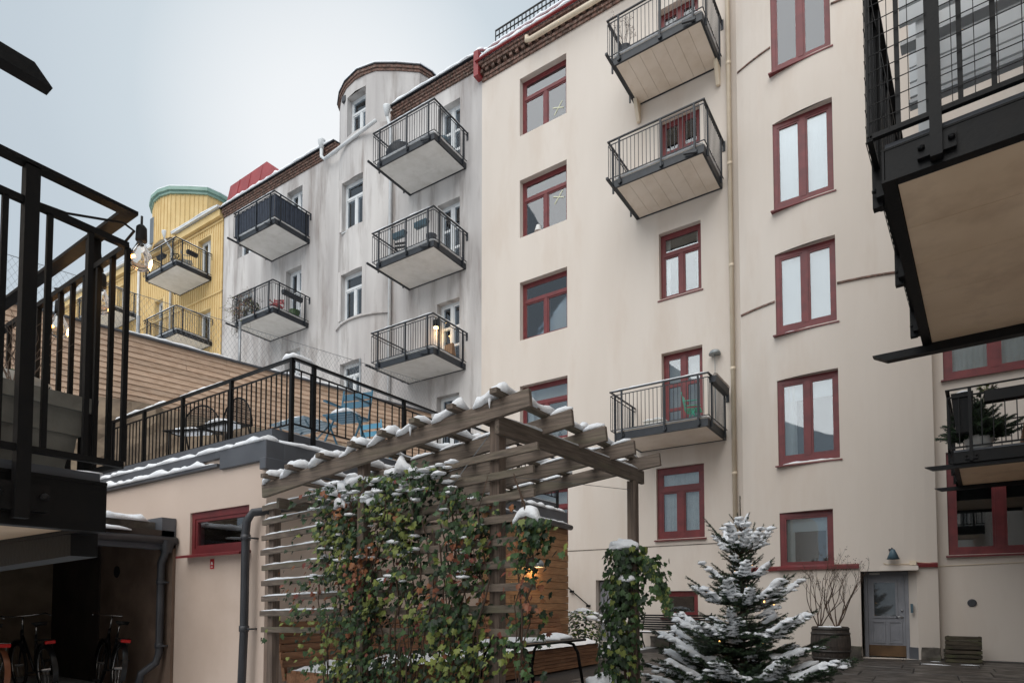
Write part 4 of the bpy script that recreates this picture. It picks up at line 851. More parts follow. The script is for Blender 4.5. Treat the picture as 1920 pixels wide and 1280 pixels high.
def bicycle(x, y, ang, label, fender='paint_black', lean=0.):
    """rear wheel at local origin, bike heads along +x"""
    M = Matrix.Translation((x, y, 0)) @ Matrix.Rotation(R(ang), 4, 'Z') @ Matrix.Rotation(R(lean), 4, 'X')
    t = link('bicycle', None, None, M=M); t['label'] = label; t['category'] = 'bicycle'; t['group'] = 'bicycles parked in the shed'
    r_ = .34
    def ring(cx, R0, rr, n=28, a0=0, a1=360): return [(cx+R0*math.cos(R(a0+(a1-a0)*i/n)), 0, r_+R0*math.sin(R(a0+(a1-a0)*i/n))) for i in range(n+1)]
    for cx in (0, 1.08):
        w = MB(M).tube(ring(cx, r_-.02, .02), .021, 7, False).build('wheel', 'rubber', t, True)
        MB(M).tube(ring(cx, r_-.05, .012), .011, 6, False).build('rim', 'chrome', w, True)
        m = MB(M)
        for k in range(16):
            a = 2*math.pi*k/16; m.tube([(cx+.02*math.cos(a+.6), .02*(-1)**k, r_+.02*math.sin(a+.6)), (cx+(r_-.05)*math.cos(a), 0, r_+(r_-.05)*math.sin(a))], .0013, 3, False)
        m.tube([(cx, -.05, r_), (cx, .05, r_)], .022, 8); m.build('spokes', 'chrome', w)
        m = MB(M); P = ring(cx, r_+.025, 0, 18, 10 if cx else 20, 150 if cx else 205); vs = []
        for p in P: vs += [(p[0], -.032, p[2]), (p[0], 0, p[2]+.012), (p[0], .032, p[2])]
        m.add(vs, [q for i in range(len(P)-1) for q in ((3*i, 3*i+3, 3*i+4, 3*i+1), (3*i+1, 3*i+4, 3*i+5, 3*i+2))]); m.build('mudguard', fender, t, True)
    m = MB(M); m.tube([(0, 0, r_), (.42, 0, .28), (.42, 0, .28)], .013, 8); m.tube([(.42, 0, .28), (.30, 0, .80)], .016, 8); m.tube([(.42, 0, .28), (.86, 0, .78)], .017, 8); m.tube([(0, 0, r_), (.32, 0, .72)], .011, 8); m.tube([(.88, 0, .70), (.86, 0, .86)], .02, 8); m.tube([(.88, 0, .70), (1.08, 0, r_)], .014, 8); m.build('frame', 'paint_black', t, True)
    m = MB(M); m.tube([(.30, 0, .80), (.27, 0, .95)], .012, 8); m.build('seat_post', 'chrome', t, True)
    m = MB(M); m.add([(.10, -.085, .99), (.10, .085, .99), (.2, .08, .98), (.3, .03, .975), (.42, .02, .975), (.42, -.02, .975), (.3, -.03, .975), (.2, -.08, .98), (.11, -.07, .94), (.11, .07, .94), (.3, .02, .94), (.41, .012, .95), (.41, -.012, .95), (.3, -.02, .94)], [(0,7,6,3,2,1),(6,5,4,3),(8,9,10,13),(13,10,11,12),(0,1,9,8),(1,2,3,10,9),(3,4,11,10),(4,5,12,11),(5,6,13,12),(6,7,0,8,13)]); m.build('saddle', 'rubber', t, True)
    m = MB(M); m.tube([(.84, 0, .86), (.82, 0, 1.05)], .014, 8); m.tube([(.62, -.28, 1.05), (.76, -.26, 1.08), (.85, -.1, 1.06), (.85, .1, 1.06), (.76, .26, 1.08), (.62, .28, 1.05)], .012, 8); m.build('handlebar', 'chrome', t, True)
    m = MB(M)
    for yy in (-.06, .06): m.tube([(.26, yy*.5, .74), (.1, yy, .75), (-.2, yy, .75)], .006, 6); m.tube([(-.12, yy, .75), (0, yy*.8, r_)], .005, 6)
    for xx in (-.19, -.08, .05): m.tube([(xx, -.06, .75), (xx, .06, .75)], .005, 6)
    m.build('luggage_rack', 'chrome' if fender == 'paint_bronze' else 'paint_black', t, True)
    MB(M).box(-.23, -.2, -.06, .06, .70, .745).build('tail_light', 'reflector', t, bevel=.006)
    m = MB(M); m.tube([(.42, -.09, .28), (.42, .09, .28)], .014, 8); m.tube([(.42, .09, .28), (.5, .1, .13)], .008, 6); m.box(.46, .56, .1, .19, .115, .14); m.tube([(.42, -.09, .28), (.34, -.1, .43)], .008, 6); m.box(.29, .39, -.19, -.1, .42, .445); m.build('crank', 'rubber', t)
    MB(M).box(.30, .38, -.192, -.188, .425, .44).build('pedal_reflector', 'orange', t)
    return t
bicycle(-9.4, 4.05, 168, 'black bicycle with a tall saddle leaning by the shed wall', lean=6)
bicycle(-9.95, 3.45, 178, 'dark bicycle with a square red tail light, middle of the three', lean=-4)
bicycle(-9.6, 2.75, 184, 'bicycle with a bronze rear mudguard, cut by the left edge', 'paint_bronze', 3)

# ================================================================ PERGOLA
pg = thing('pergola', 'weathered timber pergola with snow on its battens and a slatted trellis side', 'pergola', (-2.91, 4.07, 0))
def rz(x): return 2.83+(x+2.5)*(.37/3.43)                   # rafters fall towards the wall
for x, y, zt_, w in ((-2.91, 4.09, 2.76, .098), (-2.72, 6.42, 2.6, .098), (-6.34, 4.41, 2.42, .098), (-4.5, 4.10, 2.72, .09), (-5.9, 6.7, 2.4, .098)):
    MB().box(x-w/2, x+w/2, y-w/2, y+w/2, 0, zt_).build('post', 'old_wood_z', pg, bevel=.004)
MB().beam((-2.85, 3.99, 2.675), (-2.70, 6.66, 2.675), .045, .15).build('beam', 'old_wood_y', pg, bevel=.004); MB().box(-5.95, -5.9, 4.15, 7.0, 2.28, 2.4).build('beam', 'old_wood_y', pg, bevel=.004)
RY = (3.98, 4.62, 5.24, 5.86, 6.51)
for i, y in enumerate(RY):
    MB().beam((-2.52+.022*i, y, rz(-2.5)), (-5.98, y+.03, rz(-5.98)), .045, .145).build('rafter', 'old_wood', pg, bevel=.004)
BX = (-2.78, -3.22, -3.64, -4.03, -4.42, -4.87, -5.35, -5.75)
rs = random.Random(6)
for i, x in enumerate(BX):
    z = rz(x)+.073+.024; MB().box(x-.035, x+.035, 3.84, 6.72, z-.022, z+.022).build('batten', 'old_wood_y', pg, bevel=.003)
    MB().strip([(x+.01, 3.88, z+.02), (x, 4.3, z+.02), (x, 5.2, z+.02), (x, 6.68, z+.02)], .10, .055, 60+i, step=.035, rag=.7, over=.012).build('snow', 'snow', pg, True)
    # snow sliding down off the batten on to the rafter
    xa = x-.03; xb = x-(.3 if i < 7 else .15)
    m = MB(); m.strip([(x+.02, 3.93, z+.03), (x-.09, 3.955, z-.0), (x-.2, 3.975, rz(x-.2)+.075), (xb, 3.985, rz(xb)+.075)], .085, .05, 80+i, step=.03, rag=.8, over=.015)
    if i in (0, 2): m.tube([(x-.1, 3.935, z-.01), (x-.1, 3.933, z-.05), (x-.1, 3.932, z-.1)], [.02, .011, .001], 6)
    m.build('snow', 'snow', pg, True)
    for y in RY[1:]:
        if rs.random() < .75: MB().strip([(x-.05, y, rz(x-.05)+.074), (x-.36, y, rz(x-.36)+.074)], .06, .035, rs.randint(0, 999), step=.05).build('snow', 'snow', pg, True)
for y in RY[1:4]: MB().strip([(-2.5, y, rz(-2.5)+.074), (-2.72, y, rz(-2.72)+.074)], .07, .06, int(y*10)).build('snow', 'snow', pg, True)
MB().strip([(-2.845, 4.1, 2.752), (-2.70, 6.6, 2.752)], .045, .02, 77, step=.08).build('snow', 'snow', pg, True); m = MB(); m.blob((-2.97, 4.05, 2.77), (.1, .07, .045), 3, 2, .3); m.build('snow', 'snow', pg, True)
ZL = (2.35, 2.18, 2.0, 1.83, 1.65, 1.47, 1.29, 1.12, .935)
tl, tR = Vector((-6.47, 4.34, 0)), Vector((-2.46, 3.955, 0))
for i, z in enumerate(ZL):
    a = tl+Vector((rs.uniform(-.03, .02), 0, z)); b = tR+Vector((rs.uniform(-.03, .03), 0, z+.085)); MB().beam(a, b, .028, .062).build('trellis_slat', 'old_wood', pg, bevel=.003)
    if i < 8: MB().strip([a+Vector((.02, 0, .03)), a+(b-a)*.38+Vector((0, 0, .03))], .035, .018, 90+i, step=.06).build('snow', 'snow', pg, True)
m = MB(); m.tube([(-2.95, 4.03, 2.62), (-3.35, 4.0, 2.2), (-3.5, 3.98, 2.0)], .004, 5); m.tube([(-2.9, 4.02, 2.28), (-2.72, 6.4, 2.5)], .003, 5); m.build('wire', 'wire', pg)

# ================================================================ IVY
LEAF = [(0, 0), (.28, -.12), (.5, .1), (.34, .34), (.42, .62), (.14, .62), (0, 1.0), (-.14, .62), (-.42, .62), (-.34, .34), (-.5, .1), (-.28, -.12)]
def leaf(m, p, size, nrm, roll, k):
    nrm = nrm.normalized(); a = nrm.cross(Vector((0, 0, 1)))
    a = a.normalized() if a.length > 1e-3 else Vector((1, 0, 0)); dn = a.cross(nrm)*-1
    ca, sa = math.cos(roll), math.sin(roll); ax = a*ca+dn*sa; ay = dn*ca-a*sa; m.cm = k
    b = len(m.v)
    vs = [p+ax*(x*size)+ay*((y-.35)*size)+nrm*(abs(x)*-.25*size) for x, y in LEAF]+[p+ay*(.05*size)]
    m.v += [tuple(v) for v in vs]
    for i in range(12): m.f.append((b+12, b+i, b+(i+1) % 12)); m.mi.append(k)
LM = ['leaf_green', 'leaf_light', 'leaf_dark', 'leaf_red']
iv = thing('ivy_plant', 'big ivy climbing over the trellis, with yellow and red leaves and snow', 'plant', (-4.3, 4.15, 0))
rs = random.Random(21); m = MB(); td = (tR-tl); TLn = td.length; td.normalize(); tn = Vector((td.y, -td.x, 0))
def dens(s, z):            # s metres along the trellis from its left end
    top = 2.42 if s < 3.05 else 2.28-.35*(s-3.05)
    if z > top+.06*noise.noise((s*4, 0, 2)): return 0
    if s < .6: e = 0
    elif s < 1.2: e = .22 if 1.0 < z < 1.5 else .03
    elif s < 1.65: e = .6 if z > .95 else .22
    elif s < 2.2: e = 1.0
    elif s < 3.08: e = .78 if z > 1.65 else (.42 if z > .6 else .3)
    elif s < 3.55: e = .68 if z > .7 else .4
    elif s < 3.84: e = .14
    elif s < 4.12: e = .26 if z < 1.82 else 0
    else: e = 0
    if 2.78 < s < 3.1 and 1.5 < z < 2.12: e *= .12
    n_ = noise.noise((s*2.6, z*2.6, 4.2))+.4*noise.noise((s*7, z*7, 1.2))
    return e*min(1.3, .30+1.5*max(0, n_+.36))
cnt = 0; tries = 0
while cnt < 6600 and tries < 120000:
    tries += 1
    s = rs.uniform(.45, 4.1); z = rs.uniform(0.02, 2.5)
    if rs.random() > dens(s, z): continue
    off = rs.gauss(.06, .10)
    p = tl+td*s+tn*off+Vector((0, 0, z+.02*math.sin(s*9)))
    nrm = tn*rs.uniform(.4, 1)+Vector((rs.uniform(-.6, .6), rs.uniform(-.3, .3), rs.uniform(-.1, .8)))
    q = rs.random(); red = noise.noise((s*2.7+5, z*2.7, 1)) > .22 and z > 1.2; yel = noise.noise((s*1.9, z*1.9+7, 3)) > .08
    k = 3 if (red and q < .6) or q < .03 else (1 if (yel and off > .02 and q < .5) or q < .12 else (2 if q > .68 or off < .0 else 0))  # leaves behind the trellis go dark, inner shade put into the colour
    leaf(m, p, rs.uniform(.038, .07), nrm, rs.uniform(-.7, .7), k); cnt += 1
for i in range(170):                                     # tuft under the snow cap at the right end
    p = tl+td*rs.gauss(4.0, .09)+tn*rs.gauss(.02, .06)+Vector((0, 0, 1.86-abs(rs.gauss(0, .14))))
    leaf(m, p, rs.uniform(.04, .07), tn+Vector((rs.uniform(-.6, .6), 0, rs.uniform(0, .8))), rs.uniform(-.7, .7), rs.choice((0, 1, 2, 0)))
m.build('foliage', LM, iv, kind='stuff')
m = MB()
for i in range(52):
    s = rs.choice((1.4, 1.7, 1.8, 1.9, 2.0, 2.1, 2.3, 2.5, 2.6, 2.8, 2.95, 3.2, 3.3, 3.45, 3.9, 4.0))+rs.uniform(-.12, .12); zt_ = rs.uniform(1.2, 2.35); P = []
    for k in range(12):
        z = zt_*k/11; P.append(tl+td*(s+.07*math.sin(z*4+i)+.03*math.sin(z*11+i*2))+tn*(.05+.05*math.sin(z*5+i))+Vector((0, 0, z)))
    m.tube(P, rs.uniform(.003, .008), 5)
m.build('stem', 'twig', iv, True)
m = MB()
for i in range(150):                                     # snow caught on single leaves
    s = rs.uniform(1.2, 3.5); z = 2.40-abs(rs.gauss(0, .12)) if i < 90 else rs.uniform(1.4, 2.3)
    if dens(s, min(z, 2.2)) < .15: continue
    p = tl+td*s+tn*rs.uniform(.0, .16)+Vector((0, 0, z+.02)); q = rs.uniform(.018, .045); m.blob(p, (q*1.5, q*1.1, q*.45), i, 2, .7, 2.4)
for sa, sb, z, w_ in ((1.3, 1.75, 2.36, .13), (1.7, 2.3, 2.42, .12), (2.35, 2.75, 2.44, .1), (2.0, 2.25, 2.2, .14), (1.55, 1.72, 2.22, .12)):
    Q = [tl+td*(sa+(sb-sa)*k/9)+tn*(.06+.03*math.sin(k*1.7+sa*5))+Vector((0, 0, z+.025*math.sin(k*1.1+sa*9))) for k in range(10)]; m.strip(Q, w_, .05, int(sa*100), step=.025, rag=.9, over=.02)
p = tl+td*3.98+Vector((0, 0, 1.84)); Q = [p+Vector(v) for v in ((-.16, 0, .03), (-.1, .01, .08), (-.02, 0, .09), (.05, -.01, .06), (.09, 0, .02))]; m.strip(Q, .11, .045, 17, step=.02, rag=.8, over=.02)
m.build('snow', 'snow', iv, True, kind='stuff')

iv2 = thing('ivy_plant', 'smaller ivy wrapped round the far pergola post', 'plant', (-2.72, 6.42, 0))
m = MB(); st = MB(); sn = MB(); rs = random.Random(33)
for i in range(1700):
    z = rs.random()**.8*1.85; a = rs.uniform(0, 6.283); r_ = .08+.16*rs.random()*(1.2-.3*z/1.8)
    cx = -2.80-.14*(1.85-z)/1.85 if rs.random() < .85 else -2.52
    if cx > -2.62 and not 1.2 < z < 1.75: continue
    p = Vector((cx+r_*math.cos(a)*1.1, 6.39+r_*math.sin(a), z)); nrm = Vector((math.cos(a), math.sin(a)-.5, rs.uniform(0, .7))); q = rs.random()
    leaf(m, p, rs.uniform(.05, .085), nrm, rs.uniform(-.7, .7), 1 if q < .1 else (2 if q > .6 else 0))
for i in range(130):                                     # trailing shoot to the right
    f = rs.random(); p = Vector((-2.62+.32*f+rs.uniform(-.05, .05), 6.36, 1.72-.1*f-.45*f*f+rs.uniform(-.08, .05))); leaf(m, p, rs.uniform(.05, .08), Vector((rs.uniform(-.4, .4), -1, .3)), rs.uniform(-.6, .6), 1 if rs.random() < .3 else 0)
m.build('foliage', LM, iv2, kind='stuff')
for i in range(6): st.tube([(-2.82+.03*i+.03*math.sin(z*5+i), 6.34, z) for z in (0, .4, .8, 1.2, 1.7)], .006, 5)
st.build('stem', 'twig', iv2, True)
sn.blob((-2.82, 6.38, 1.86), (.17, .13, .09), 2, 3, .35); sn.blob((-2.74, 6.27, 1.5), (.1, .07, .06), 7, 2, .4); sn.blob((-3.02, 6.26, .35), (.16, .1, .12), 9, 3, .4); sn.blob((-3.0, 6.21, .12), (.2, .12, .06), 11, 2, .4)
sn.build('snow', 'snow', iv2, True, kind='stuff')

# ================================================================ CEDAR BENCH ALONG THE WALL
be = thing('wooden_bench', 'long built in cedar bench with a snow covered seat along the beige wall', 'bench', (-6.1, 8, 0))
for i in range(6):
    z = .02+i*.066
    for a, b in ((4.75, 7.0), (7.0, 9.3), (9.3, 11.4)): MB().box(-5.63+.012*i*0, -5.6, a+.003, b-.003, z, z+.058).build('front_slat', 'cedar_bench', be)
for i in range(6):
    z = .47+i*.092; o_ = -.03*i
    for a, b in ((4.6, 6.8), (6.8, 9.2), (9.2, 11.5)): MB().box(-6.46+o_, -6.43+o_, a+.003, b-.003, z, z+.082).build('back_slat', 'cedar_bench', be)
for i in range(7): MB().box(-6.4+i*.112, -6.4+i*.112+.1, 4.7, 11.4, .40, .43).build('seat_slat', 'cedar_bench', be)
for y in (4.7, 11.4):
    MB().box(-6.45, -5.64, y-.02, y+.02, .0, .40).build('end_board', 'cedar_bench', be); MB().beam((-6.5, y, .3), (-6.66, y, 1.02), .04, .06).build('back_support', 'cedar_bench', be)
m = MB(); nx, ny = 10, 150; vs = []; rs = random.Random(3)
for j in range(ny+1):
    for i in range(nx+1):
        y = 4.72+6.7*j/ny; x = -6.42+.86*i/nx; e = min(1, i*.5, (nx-i)*.45+.1, j*.2, (ny-j)*.2)
        h = .075*e*(1+.7*noise.noise((x*4, y*3, 0))+.35*noise.noise((x*13, y*11, 2))+.2*noise.noise((x*30, y*30, 5)))
        vs.append((x+.04*noise.noise((x*6, y*6, 9)), y, .432+max(0, h)))
m.add(vs, [(j*(nx+1)+i, j*(nx+1)+i+1, (j+1)*(nx+1)+i+1, (j+1)*(nx+1)+i) for j in range(ny) for i in range(nx)]); m.build('snow', 'snow', be, True)
tbk = thing('table', 'black tube legged table in front of the cedar bench', 'table', (-4.4, 7.2, 0))
m = MB(); m.box(-4.9, -4.12, 6.2, 8.0, .70, .73); m.build('table_top', 'black_steel', tbk, bevel=.006)
MB().strip([(-4.55, 6.3, .73), (-4.55, 7.9, .73)], .6, .06, 3, step=.05).build('snow', 'snow', tbk, True)
for y in (6.5, 7.75):
    m = MB(); m.tube([(-4.95, y, .0), (-4.85, y, .55), (-4.78, y, .66), (-4.68, y, .685), (-4.3, y, .685), (-4.2, y, .66), (-4.13, y, .55), (-4.03, y, 0)], .022, 8); m.build('leg', 'black_steel', tbk, True)

# ================================================================ SPRUCE
def spruce(base, H_, R0, label, cat='tree', nw=16, seed=1, needle=.026, pot=None, snow=True, mats=('needle', 'needle_fresh'), zs=.22, step=.0085, name='spruce_tree', lights=True, dnz=1.):
    t = thing(name, label, cat, base); rs = random.Random(seed); B = Vector(base)
    m = MB(); m.tube([B, B+Vector((.01, 0, H_*.5)), B+Vector((0, 0, H_))], [R0*.035, R0*.02, .004], 8); m.build('trunk', 'bark', t, True)
    nd = MB(); tw = MB(); sn = MB(); lt = MB()
    def brush(p, q, lean):
        d = q-p; L_ = d.length
        if L_ < .01: return
        d.normalize(); a = d.orthogonal().normalized(); b = d.cross(a); n = max(2, int(L_/step))
        for i in range(n):
            f = i/n; c = p+d*(L_*f)
            for k in range(4):
                an = rs.uniform(0, 6.283); o_ = (a*math.cos(an)+b*math.sin(an)); s_ = needle*rs.uniform(.7, 1.15)
                tip = c+o_*s_*.8+d*s_*.62; side = d.cross(o_)*needle*.13; nd.cm = 1 if f > .7 and rs.random() < .35 else 0
                nd.add([c-side, c+side, tip], [(0, 1, 2)])
    def blobs_on(p, q, w):
        L_ = (q-p).length; k = max(1, int(L_/(w*1.1)))
        for i in range(k+1):
            c = p+(q-p)*(i/max(k, 1)); s_ = w*rs.uniform(.6, 1.25); sn.blob(c+Vector((rs.uniform(-.3, .3)*w, rs.uniform(-.3, .3)*w, s_*.25)), (s_, s_*rs.uniform(.7, 1), s_*.5), rs.randint(0, 999), 2, .5, 1.8)
    def bough(z, an, L_, rise, bsn, dn=1.):
        o_ = Vector((math.cos(an), math.sin(an), 0)); droop = .10 if bsn else .05
        P = [B+Vector((0, 0, z)), B+o_*L_*.5+Vector((0, 0, z+L_*(rise*.42-droop))), B+o_*L_+Vector((0, 0, z+L_*(rise+.05)))]
        tw.tube(P, [.009*R0+.002, .006*R0+.001, .002], 5); sd = o_.cross(Vector((0, 0, 1)))
        brush(P[0]+(P[1]-P[0])*.25, P[1], 0); brush(P[1], P[2], 0)
        n = max(3, int(L_/(.05*max(.6, R0))*dn))
        for i in range(n):
            g_ = .15+.83*i/n; c = P[0]+(P[1]-P[0])*(g_*2) if g_ < .5 else P[1]+(P[2]-P[1])*(g_*2-1)
            for s_ in (-1, 1):
                if rs.random() < .12: continue
                tl_ = L_*.40*(1-g_*.75)*rs.uniform(.6, 1.15); q = c+(o_*.75+sd*s_*.75).normalized()*tl_+Vector((0, 0, tl_*(rise*.5+rs.uniform(-.15, .15))))
                brush(c, q, 0)
                if tl_ > .12 and rs.random() < .8:
                    c2 = c+(q-c)*.5
                    for s2 in (-1, 1): brush(c2, c2+(o_*.6+sd*(s_*.7+s2*.6)).normalized()*tl_*.42+Vector((0, 0, rs.uniform(-.02, .03))), 0)
                if bsn and .3 < g_ < .9 and rs.random() < .62: blobs_on(c+(q-c)*.1, c+(q-c)*rs.uniform(.5, .85), .045)
        if bsn:
            u0, u1 = rs.uniform(.3, .5), rs.uniform(.75, .95); Q = []
            for k in range(7):
                u = u0+(u1-u0)*k/6; c = P[0]+(P[1]-P[0])*(u*2) if u < .5 else P[1]+(P[2]-P[1])*(u*2-1); Q.append(c+Vector((0, 0, .012)))
            sn.strip(Q, .15*rs.uniform(.7, 1.2)*min(1, L_+.3), .05, rs.randint(0, 9999), step=.03, rag=.3, over=.02)
        if lights and rs.random() < .1: lt.blob(P[1]+Vector((0, 0, -.03)), (.010, .010, .018), 1, 1, 0)
    k_ = H_/2.55
    for z, r_, rise, nbr in ((.22, 1.2, .05, 12), (.42, 1.16, .12, 12), (.62, 1.02, .16, 10), (.84, .98, .27, 11), (1.24, .80, .42, 11), (1.5, .5, .5, 6), (1.84, .48, .80, 9), (2.15, .16, 1.1, 5)):
        ph = rs.random()*6
        for b in range(nbr):
            bough(z*k_+rs.uniform(-.04, .04), ph+6.283*b/nbr+rs.uniform(-.22, .22), R0/1.18*r_*rs.uniform(.75, 1.1), rise+rs.uniform(-.08, .1), snow and rs.random() < (.8 if z < 2 else .3), 1.15)
    for i in range(int(150*dnz)):                                # short inter-whorl twigs that fill the crown
        z = rs.uniform(.25, 1.95); bough(z*k_, rs.uniform(0, 6.283), R0/1.18*(1.12-z*.45)*rs.uniform(.4, .85), .12+.22*z, snow and rs.random() < .18, .9)
    brush(B+Vector((0, 0, H_*.86)), B+Vector((0, 0, H_)), 0)
    nd.build('needles', list(mats), t, kind='stuff'); tw.build('branches', 'bark', t, True)
    if snow: sn.build('snow', 'snow', t, True, kind='stuff')
    if lights: lt.build('fairy_light', 'fairy', t, kind='stuff')
    return t
spruce((-1.9, 7.78, 0), 2.55, 1.18, 'snow laden spruce with fairy lights in the middle of the yard', seed=4)

# ================================================================ BARREL WITH BARE SHRUB
ba = thing('barrel_planter', 'old wooden half barrel planter with snow on top, by the door', 'planter', (-1.77, 14.61, 0))
prof = [(.325, 0), (.365, .15), (.385, .34), (.38, .5), (.345, .74)]
for k in range(22):
    a0, a1 = 2*math.pi*k/22+.008, 2*math.pi*(k+1)/22-.008; m = MB(); vs = []
    for r_, z in prof:
        for a in (a0, a1):
            for rr in (r_, r_-.03): vs.append((-1.77+rr*math.cos(a), 14.61+rr*math.sin(a), z))
    fs = []
    for i in range(4):
        b = 4*i; fs += [(b, b+2, b+6, b+4), (b+1, b+5, b+7, b+3), (b, b+4, b+5, b+1), (b+2, b+3, b+7, b+6)]
    fs += [(16, 18, 19, 17), (0, 1, 3, 2)]; m.add(vs, fs); m.build('stave', 'barrel_wood', ba)
for z, r_ in ((.09, .357), (.24, .382), (.60, .373), (.70, .358)): MB().lathe([(r_, z-.022), (r_+.005, z-.02), (r_+.004, z+.02), (r_, z+.022)], (-1.77, 14.61, 0), 26).build('hoop', 'hoop', ba, True)
MB().lathe([(.31, .62), (.31, .68)], (-1.77, 14.61, 0), 16).build('soil', 'bark', ba)
m = MB()
for i in range(16): a = i*2.4; m.blob((-1.77+.24*math.cos(a)*(i/16), 14.61+.26*math.sin(a)*(i/16), .70), (.1, .1, .05), i, 2, .4)
m.build('snow', 'snow', ba, True)
def bare_shrub(base, H_, label, seed, clumps, spread=.5, name='bare_shrub', r0=.012, mt='twig', depth=4, tips=True):
    t = thing(name, label, 'shrub', base); rs = random.Random(seed); m = MB(); B = Vector(base)
    def grow(p, d, L_, r_, k):
        P = [p]; q = p
        for i in range(4): d = (d+Vector((rs.uniform(-.16, .16), rs.uniform(-.16, .16), .05))).normalized(); q = q+d*(L_/4); P.append(q)
        m.tube(P, [r_*(1-.12*i) for i in range(5)], 5 if k < 2 else 4, False)
        if k >= depth:
            if tips and rs.random() < .5:
                for _ in range(4): m.blob(q+Vector((rs.uniform(-.03, .03), rs.uniform(-.03, .03), rs.uniform(-.04, .03))), (.008, .008, .012), 1, 1, 0)
            return
        for j in range(2 if k else 2):
            nd_ = (d+Vector((rs.uniform(-1, 1)*spread, rs.uniform(-1, 1)*spread, rs.uniform(0, .25)))).normalized(); grow(P[-1 if j == 0 else rs.choice((2, 3))], nd_, L_*rs.uniform(.6, .85), r_*.62, k+1)
    for cx, cy, n in clumps:
        for i in range(n): grow(B+Vector((cx, cy, 0)), Vector((rs.uniform(-.45, .45), rs.uniform(-.35, .35), 1)).normalized(), H_*.36, r0, 0)
    m.build('branches', mt, t, True); return t
bare_shrub((-1.77, 14.61, .68), 1.65, 'leafless twiggy shrub growing from the barrel planter', 5, [(-.2, 0, 5), (.12, 0, 6)], .55, r0=.016)

# ================================================================ SMALL THINGS IN THE YARD
for i, (x, y, z, a) in enumerate(((.53, 16.02, 0, 4), (.55, 16.03, .275, -3))):
    M = Matrix.Translation((x, y, z)) @ Matrix.Rotation(R(a), 4, 'Z')
    t = link('crate', None, None, M=M); t['label'] = ['mossy wooden crate on the paving, lower of the two', 'dark wooden crate stacked on top of the other crate'][i]; t['category'] = 'crate'; t['group'] = 'wooden crates by the right wall'
    for k in range(3):
        z0 = .012+k*.09
        for yy in (-.2, .2): MB(M).box(-.31, .31, yy-.008, yy+.008, z0, z0+.068).build('slat', 'crate_wood', t)
        for xx in (-.302, .302): MB(M).box(xx-.008, xx+.008, -.19, .19, z0, z0+.068).build('slat', 'crate_wood', t)
    for xx in (-.27, .27):
        for yy in (-.175, .175): MB(M).box(xx-.02, xx+.02, yy-.016, yy+.016, 0, .268).build('corner_post', 'crate_wood', t)
    for k in range(4): MB(M).box(-.29, .29, -.185+k*.095, -.185+k*.095+.085, .001, .011).build('bottom_board', 'crate_wood', t)
t = thing('wall_lamp', 'blue grey cone shaped lamp above the house door', 'lamp', (-.68, ytow(-.68), 2.3))
yl = ytow(-.68)-.16; m = MB(); m.lathe([(.03, .22), (.045, .2), (.125, 0), (.115, 0), (.03, .17)], (-.66, yl, 2.2), 18); m.build('shade', 'lamp_blue', t, True)
m = MB(); m.tube([(-.66, yl, 2.42), (-.68, yl+.03, 2.45), (-.7, yl+.17, 2.43)], .014, 8); m.lathe([(.05, 0), (.05, .03)], (-.7, yl+.12, 2.41), 12); m.build('arm', 'dark_pipe', t, True)
t = thing('park_bench', 'dark slatted bench against the cream facade behind the spruce', 'bench', (-5.7, 16.25, 0))
for i in range(7): MB().box(-6.75, -4.7, 15.85+i*.062, 15.85+i*.062+.045, .43-.004*i, .455-.004*i).build('seat_slat', 'paint_black', t)
for i in range(7): MB().box(-6.75, -4.7, 16.31+i*.022, 16.335+i*.022, .50+i*.062, .545+i*.062).build('back_slat', 'paint_black', t)
for x in (-6.65, -5.72, -4.8):
    m = MB(); m.tube([(x, 15.83, 0), (x, 15.9, .3), (x, 15.86, .42), (x, 16.25, .41), (x, 16.5, .97)], .018, 6); m.tube([(x, 16.25, .41), (x, 16.3, .2), (x, 16.45, 0)], .018, 6); m.build('leg', 'black_steel', t, True)
MB().strip([(-6.7, 16.0, .46), (-4.8, 16.0, .46)], .1, .02, 4).build('snow', 'snow', t, True)
t = thing('handrail', 'black steel handrail on the cream wall beside the steps', 'handrail', (-9, FY, 1.2))
m = MB(); m.tube([(-9.45, FY-.08, 1.88), (-9.3, FY-.08, 1.76), (-8.5, FY-.08, 1.13)], .018, 8); m.build('rail', 'black_steel', t, True)
for x, z in ((-9.12, 1.6), (-8.56, 1.16)): MB().box(x-.05, x+.05, FY-.1, FY, z-.05, z+.02).build('bracket', 'black_steel', t)
